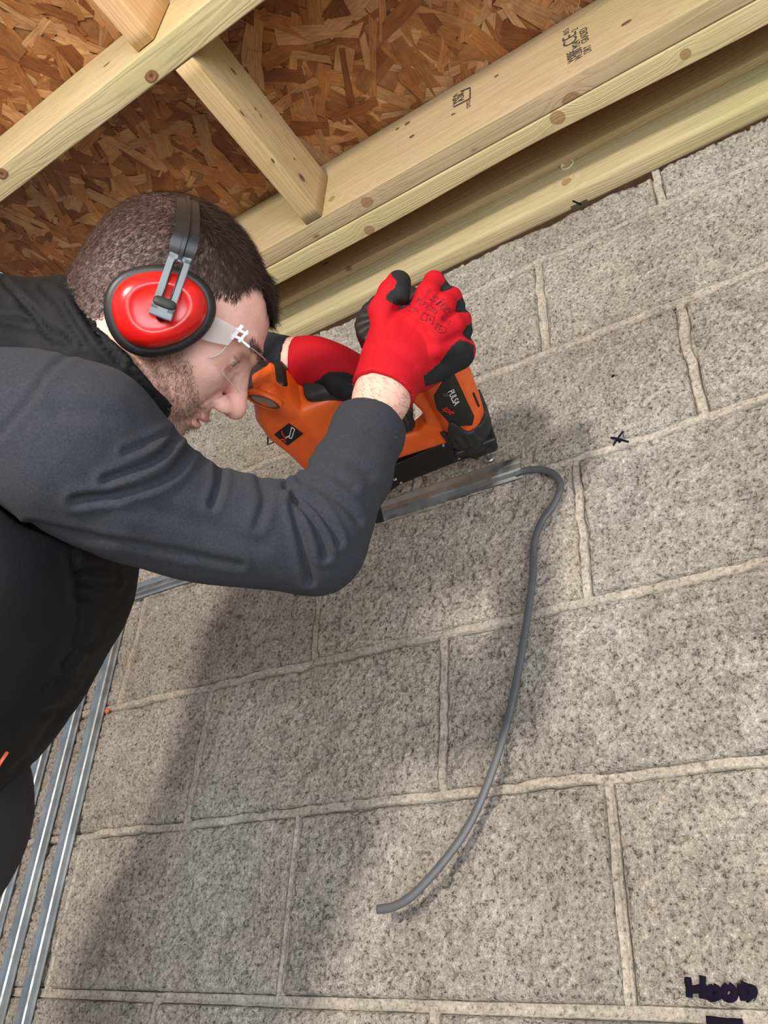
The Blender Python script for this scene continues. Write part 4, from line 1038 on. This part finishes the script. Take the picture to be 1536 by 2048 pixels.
# ---- trousers and boots carry him down to the floor (below the frame)
hip = Wd(TOR[-1][0]+np.array([-.01, .04, .07])); fx = [hip[0]-.02, hip[0]-.06]; 
def f_tr(p):
    d = cap(p, hip+np.array([0, -.07, .05]), hip+np.array([0, .07, .05]), .13)
    for s_ in (-1, 1):
        kn = np.array([hip[0]-.02, hip[1]+.11*s_, -.56]); an = np.array([hip[0]-.08, hip[1]+.13*s_, FLOOR+.10])
        d = smin(d, chain(p, [(hip+np.array([0, .085*s_, -.05]), .095), (kn, .066), (an, .062)], .03), .03)
        d = smax(d, -(p[:, 2]-(FLOOR+.05)) if False else (FLOOR+.06-p[:, 2]), .005)
    return d
V, F = snet(f_tr, axis(hip[0]-.3, hip[0]+.3, .012), axis(hip[1]-.4, hip[1]+.4, .012), axis(FLOOR, hip[2]+.30, .012))
mesh('trousers', V, F, 'trouser', man, True)
for s_ in (-1, 1):
    an = np.array([hip[0]-.08, hip[1]+.13*s_, FLOOR+.0])
    def f_bt(p):
        d = smin(cap(p, an+np.array([0, 0, .06]), an+np.array([0, 0, .14]), .052), cap(p, an+np.array([0, 0, .045]), an+np.array([.16, 0, .040]), .048, .042), .03)
        return smax(d, FLOOR+.002-p[:, 2], .004)
    V, F = snet(f_bt, axis(an[0]-.1, an[0]+.25, .008), axis(an[1]-.09, an[1]+.09, .008), axis(FLOOR-.01, FLOOR+.22, .008)); mesh('boot', V, F, 'boot', man, True)
# ---- gloves
def fing(p, pts, r): return chain(p, [(a, b) for a, b in zip(pts, r)], .004)
FI = {'index': [K(835, 640, .872), K(856, 585, .878), K(868, 563, .890), K(884, 580, .893)],
      'middle': [K(858, 655, .868), K(888, 610, .878), K(903, 594, .890), K(914, 612, .892)],
      'ring': [K(868, 675, .868), K(908, 650, .880), K(923, 639, .892), K(930, 661, .895)],
      'little': [K(868, 700, .870), K(912, 690, .885), K(927, 696, .896), K(922, 707, .908)],
      'thumb': [K(782, 690, .872), K(763, 622, .880), K(782, 585, .880), K(797, 566, .888), K(797, 588, .876)]}
def f_glove(p):
    d = chain(p, [(K(766, 785, .862), .0325), (K(774, 762, .870), .0308), (K(784, 735, .880), .0310)], .02)
    pal = None
    for m_, r in ((K(845, 605, .886), .0130), (K(872, 632, .884), .0135), (K(890, 662, .884), .0135), (K(900, 692, .888), .0130)):
        q_ = cap(p, K(800, 715, .885), m_, .026, r); pal = q_ if pal is None else smin(pal, q_, .014)
    d = smin(d, pal, .022)
    d = smin(d, chain(p, [(K(790, 715, .884), .027), (K(770, 648, .882), .0155)], .02), .022)
    for k, r in (('index', (.0125, .0122, .0112, .0102)), ('middle', (.0125, .0122, .0108, .0095)), ('ring', (.0125, .0118, .0104, .0088)), ('little', (.012, .0112, .0106, .0100)), ('thumb', (.017, .0145, .0138, .0130, .0128))):
        d = smin(d, fing(p, FI[k], r), .0035)
    d = smin(d, cap(p, K(845, 745, .895), K(915, 712, .900), .020, .016), .016)
    a = K(767, 786, .862); t = nrm(a-K(782, 748, .874)); h = (p-a) @ t
    d = smax(d, h, .003)
    d = np.where(np.linalg.norm(p-a, axis=1) < .07, smax(d, -cap(p, a-t*.015, a+t*.05, .0298), .0015), d)
    return d
V, F = snet(f_glove, axis(-.05, .115, .0016), axis(-.275, -.09, .0016), axis(.80, .97, .0018)); Nn = vnormals(V, F); px = proj(V)
for P, w, dp in (([(742, 745), (775, 765), (815, 790)], 5, .0012), ([(745, 690), (790, 700), (830, 730)], 10, .0010), ([(800, 610), (780, 640), (770, 670)], 8, .0015), ([(838, 620), (852, 600), (862, 585)], 5, .001), ([(870, 612), (882, 600)], 5, .0012), ([(890, 640), (905, 628)], 5, .0012)):
    V = crease(V, Nn, P, w, dp)
red = np.array([.46, .005, .013]); blk = np.array([.016, .017, .018]); C = np.tile(red, (len(V), 1))*(.93+.14*vnoise(V, 30, 2))[:, None]
def inpoly(px, P): return poly2(px[:, 0], px[:, 1], P)
wob = (vnoise(V, 120, 9)-.5)*5
palmz = Nn[:, 2] > .25
tip = np.zeros(len(V), bool)
for k in ('index', 'middle', 'ring', 'little'):
    tip |= (np.linalg.norm(V-FI[k][-1], axis=1) < np.linalg.norm(V-FI[k][-2], axis=1)*.92) & (np.linalg.norm(V-FI[k][-1], axis=1) < .016)
tip |= (inpoly(px, [(771, 600), (775, 587), (790, 575), (793, 562), (783, 552), (780, 535), (822, 535), (822, 612), (795, 612)])+wob*.08 < 0)
edge = inpoly(px, [(846, 752), (880, 725), (905, 690), (921, 678), (948, 690), (950, 740), (850, 775)])+wob*.25 < 0
cuffz = np.linalg.norm(px-np.array([772, 790]), axis=1) < 50
m = ((palmz | tip | edge) & ~cuffz); C[m] = blk
g1 = mesh('work_glove', Wd(V), F, 'glove', man, True, col=C)
# printing on the back of the glove
def cam_hit(f, x, y, z=.70):
    d = K(x, y, 1.0)
    for _ in range(200):
        s = float(f((d*z)[None])[0])
        if s < .0002: break
        z += max(s*.6, .0002)
        if z > 1.5: return None
    return d*z
def glove_text(s, x, y, dx, dy, size, wide=1.0, skew=0.0):
    """lettering draped over the knit, point by point"""
    cu = bpy.data.curves.new('t', 'FONT'); cu.body = s; cu.size = size; cu.align_x = 'CENTER'; cu.align_y = 'CENTER'; cu.resolution_u = 2; cu.shear = skew
    t = bpy.data.objects.new('t', cu); COL.objects.link(t); me = bpy.data.meshes.new_from_object(t.evaluated_get(bpy.context.evaluated_depsgraph_get())); bpy.data.objects.remove(t)
    P = [tuple(v.co) for v in me.vertices]; Fc = [list(p.vertices) for p in me.polygons]; bpy.data.meshes.remove(me)
    out = []
    for a, b, _ in P:
        X = x+a*wide*dx-b*(-dy)*1.0; Y = y+a*wide*dy-b*dx
        h = cam_hit(f_glove, X, Y); h = h if h is not None else K(X, Y, .87); out.append(h-nrm(h)*.0014)
    return mesh('glove_print', Wd(np.array(out)), Fc, 'gloveprint', g1, False)
glove_text('site', 882, 606, .75, .66, 31, 1.15, .2)
glove_text('KF320', 853, 611, .84, .54, 15, 1.25); glove_text('CE', 822, 619, .97, .24, 14, 1.6)
glove_text('[XL]', 891, 638, .80, .62, 11, 1.1); glove_text('XXXX', 868, 664, .6, .8, 4, 1.0)
def drape(path, r=.00055):
    Q = [cam_hit(f_glove, x, y) for x, y in path]; Q = [h-nrm(h)*.0004 for h in Q]; return tube(Q, r, 6)
V2, F2 = merge([drape([(841, 637), (846, 624), (869, 634), (864, 648), (841, 637)]), drape([(855, 629), (852, 642)]), drape([(858, 640), (860, 634), (862, 641)]),
                drape([(873, 646), (892, 656), (889, 664), (878, 665), (870, 658), (873, 646)]), drape([(876, 652), (884, 660)]), drape([(882, 650), (877, 660)])])
mesh('glove_print', Wd(V2), F2, 'gloveprint', g1, False)
# left glove on the handle
def f_gl2(p):
    d = chain(p, [(K(592, 722, 1.080), .0310), (K(625, 727, 1.075), .0320), (K(665, 745, 1.07), .0335), (K(712, 762, 1.065), .034)], .02)
    for i, (x, y) in enumerate(((680, 765), (706, 768), (732, 765), (758, 760))):
        d = smin(d, chain(p, [(K(x-20, y-30, 1.09), .013), (K(x+3, y-10, 1.045), .0125), (K(x+8, y+14, 1.045), .0115)], .004), .006)
    d = smin(d, chain(p, [(K(650, 740, 1.06), .018), (K(675, 768, 1.035), .0145), (K(700, 782, 1.025), .0135)], .006), .008)
    a = K(590, 722, 1.080); t = nrm(K(560, 722, 1.085)-a); h = (p-a) @ t; d = smax(d, h, .003)
    return np.where(np.linalg.norm(p-a, axis=1) < .07, smax(d, -cap(p, a-t*.012, a+t*.05, .0285), .0015), d)
V, F = snet(f_gl2, axis(-.14, .02, .0025), axis(-.25, -.14, .0025), axis(.99, 1.14, .0025)); Nn = vnormals(V, F); px = proj(V)
C = np.tile(red*.92, (len(V), 1)); m = inpoly(px, [(624, 768), (650, 748), (672, 742), (740, 752), (800, 760), (800, 900), (600, 820)])+(vnoise(V, 100, 3)-.5)*4 < 0; C[m | (Nn[:, 2] > .5)*(px[:, 0] > 650)] = blk
mesh('work_glove', Wd(V), F, 'glove', man, True, col=C)
tq = np.array([cam_hit(f_vest, x, y, .4) for x, y in ((-14, 1548), (0, 1524), (14, 1503))]); tq = tq-tq/np.linalg.norm(tq, axis=1)[:, None]*.004
V, F = tube(tq, .0022, 8, flat=.5); mesh('zip_pull', Wd(V), F, 'nail', man, True)['label'] = 'orange pull tab'
# ================================================================== ear defenders
ear = thing('ear_defenders', 'red ear defenders with black cushions worn over the short dark hair', 'ear defenders', tuple(Wd(K(322, 620, .70))))
for sgn in (1, -1):
    n_ = HS*sgn; cc = K(322, 620, .716) if sgn > 0 else K(322, 620, .716)+n_*.172
    e1 = nrm(K(431, 596, .7)-K(213, 642, .7)); e1 = nrm(e1-(e1 @ n_)*n_); e2 = np.cross(n_, e1)
    if e2[1] < 0: e2 = -e2
    prof = [(.90, .90, -.004), (1.0, 1.0, -.001), (1.03, 1.03, .005), (1.02, 1.02, .010), (.97, .97, .014), (.90, .90, .015)]
    V, F = loft(cc, e1, e2, n_, [(a*.0475, b*.0385, h-.006) for a, b, h in prof], 2.15, 64, .12)
    mesh('ear_cushion', Wd(V), F, 'black', ear, True)
    prof = [(.93, .93, .006), (.935, .935, .012), (.92, .92, .018), (.87, .87, .0245), (.78, .77, .029), (.66, .64, .0315), (.60, .575, .0322), (.56, .53, .0316), (.48, .44, .0305), (.25, .22, .0303), (.02, .02, .0303)]
    V, F = loft(cc, e1, e2, n_, [(a*.0440, b*.0345, h-.002) for a, b, h in prof], 2.2, 72, .12)
    mesh('ear_cup', Wd(V), F, 'red', ear, True)
    if sgn > 0:
        tp = K(362, 512, .690); bt = K(320, 634, .680); ey3 = nrm(tp-bt); ex3 = nrm(np.cross(ey3, n_)); nz = nrm(np.cross(ex3, ey3)); nz = nz if nz @ n_ > 0 else -nz
        Ln = np.linalg.norm(tp-bt); parts = []; hw_ = .0097
        for s2 in (-1, 1): parts.append(bevbox(bt+ey3*Ln*.53+ex3*s2*(hw_-.0031), ex3, ey3, nz, .0031, Ln*.45, .0018, .0007))
        parts.append(bevbox(bt+ey3*(Ln*.97), ex3, ey3, nz, hw_, .0042, .0018, .0007)); parts.append(bevbox(bt+ey3*.0045, ex3, ey3, nz, hw_, .0050, .0018, .0007))
        mesh('slider_arm', *[Wd(x) if i == 0 else x for i, x in enumerate(merge(parts))], 'greyplastic', ear, False)
        rim = []
        for s2 in (-1, 1): rim.append(tube([bt+ey3*Ln*.16+ex3*s2*.0036+nz*.0017, bt+ey3*Ln*.86+ex3*s2*.0036+nz*.0017], .0007, 6))
        rim.append(tube([bt+ey3*Ln*.86+(ex3*math.cos(t)*.0036+ey3*math.sin(t)*.0042)+nz*.0017 for t in np.linspace(0, math.pi, 10)], .0007, 6))
        mesh('slot_rim', *[Wd(x) if i == 0 else x for i, x in enumerate(merge(rim))], 'black', ear, True)
        c_ = bt+ey3*.0125; V, F = loft(c_, ex3, ey3, nz, [(.0098, .0045, -.004), (.0098, .0045, .0024), (.0085, .0034, .0036), (.003, .001, .0040)], 3.2, 28); mesh('adjuster_knob', Wd(V), F, 'rubber', ear, True)
        c_ = bt+ey3*.0020+nz*-.004; V, F = tube([c_, c_-n_*.006], .004, 10); mesh('pivot', Wd(V), F, 'black', ear, True)
# headband over the crown
hb = [K(360, 518, .6905), K(366, 495, .688), K(373, 470, .690), K(376, 440, .702), K(376, 412, .728), K(374, 398, .768), K(372, 396, .81), K(370, 404, .85), K(366, 432, .886), K(358, 480, .905), K(345, 560, .912)]
P = spline(hb, 8); T = np.gradient(P, axis=0); T /= np.linalg.norm(T, axis=1)[:, None]; V = []; 
cen = K(350, 590, .80)
for i in range(len(P)):
    o_ = P[i]-cen; o_ -= (o_ @ T[i])*T[i]; o_ = nrm(o_); sd = np.cross(T[i], o_); w_ = np.interp(i/len(P), [0, .12, .22, .4, 1], [.0105, .0115, .0105, .0100, .0110])
    for a, b in ((-1, -.0012), (-1, .0012), (-.22, .0016), (-.15, .0034), (.15, .0034), (.22, .0016), (1, .0012), (1, -.0012)): V.append(P[i]+sd*a*w_+o_*b)
F = [[i*8+k, i*8+(k+1) % 8, (i+1)*8+(k+1) % 8, (i+1)*8+k] for i in range(len(P)-1) for k in range(8)]+[list(range(8)), [(len(P)-1)*8+k for k in range(8)][::-1]]
mesh('headband', Wd(np.array(V)), F, 'black', ear, False)
# ================================================================== safety glasses
gl = thing('safety_glasses', 'clear safety glasses in front of the eyes, side arm tucked under the red ear cup', 'glasses', tuple(Wd(HL(.11, -.02))))
V = []; nu, nv = 40, 14
for i in range(nu+1):
    t = -1.12+2.24*i/nu
    for j in range(nv+1):
        v = j/nv; hgt = .0155+(.006*math.cos(t*1.3)); cut = 0
        u = -.018+(v-.5)*2*hgt-(.0)
        V.append(HL(.024+.090*math.cos(t)**.85-.006*((v-.5)*2)**2, u, .069*math.sin(t)))
for k in list(V): pass
V = np.array(V); n0 = len(V); c0 = HL(.02, -.02); off = V-c0; off /= np.linalg.norm(off, axis=1)[:, None]; V = np.concatenate([V, V+off*.0018])
F = []
st = nv+1
for i in range(nu):
    for j in range(nv):
        a = i*st+j; F += [[a, a+1, a+st+1, a+st], [n0+a, n0+a+st, n0+a+st+1, n0+a+1]]
for i in range(nu): F += [[i*st, (i+1)*st, n0+(i+1)*st, n0+i*st], [i*st+nv, n0+i*st+nv, n0+(i+1)*st+nv, (i+1)*st+nv]]
for j in range(nv): F += [[j, n0+j, n0+j+1, j+1], [nu*st+j, nu*st+j+1, n0+nu*st+j+1, n0+nu*st+j]]
mesh('lens', Wd(V), F, 'glass', gl, True)
rims = [tube(V[[i*st+j for i in range(nu+1)]], .0007, 6) for j in (0, nv)]+[tube(V[[i*st+j for j in range(nv+1)]], .0007, 6) for i in (0, nu)]
V_, F_ = merge(rims); mesh('lens_rim', Wd(V_), F_, 'milky', gl, True)
for sgn in (1, -1):
    a0, a1, a2 = HL(.069, -.004, .0655*sgn), HL(.042, -.014, .0765*sgn), HL(.012, -.022, .0800*sgn)
    P = spline([a0, a1, a2], 6); V = []
    for i in range(len(P)):
        hh = .009+.004*math.sin(i/(len(P)-1)*3.0)
        for a, b in ((-1, -.0007), (1, -.0007), (1, .0007), (-1, .0007)): V.append(P[i]+HU*a*hh+HS*sgn*b)
    F = [[i*4+k, i*4+(k+1) % 4, (i+1)*4+(k+1) % 4, (i+1)*4+k] for i in range(len(P)-1) for k in range(4)]+[[0, 1, 2, 3][::-1], [(len(P)-1)*4+k for k in range(4)]]
    mesh('temple_arm', Wd(np.array(V)), F, 'milky', gl, False)
    hc = HL(.0705, .002, .0640*sgn); parts = []
    for k in (-1, 1): parts.append(bevbox(hc+HU*k*.0035, nrm(HF+.3*HU), nrm(HU-.3*HF), HS*sgn, .0065, .0013, .0022, .0004))
    parts.append(bevbox(hc-HF*.003, HF, HU, HS*sgn, .0018, .0085, .0020, .0004)); parts.append(bevbox(hc+HF*.004+HU*.001, HF, HU, HS*sgn, .0014, .0070, .0026, .0004))
    parts.append(bevbox(hc+HF*.010-HU*.003, HF, HU, HS*sgn, .0050, .0012, .0016, .0004))
    V, F = merge(parts); mesh('hinge', Wd(V), F, 'frost', gl, False)
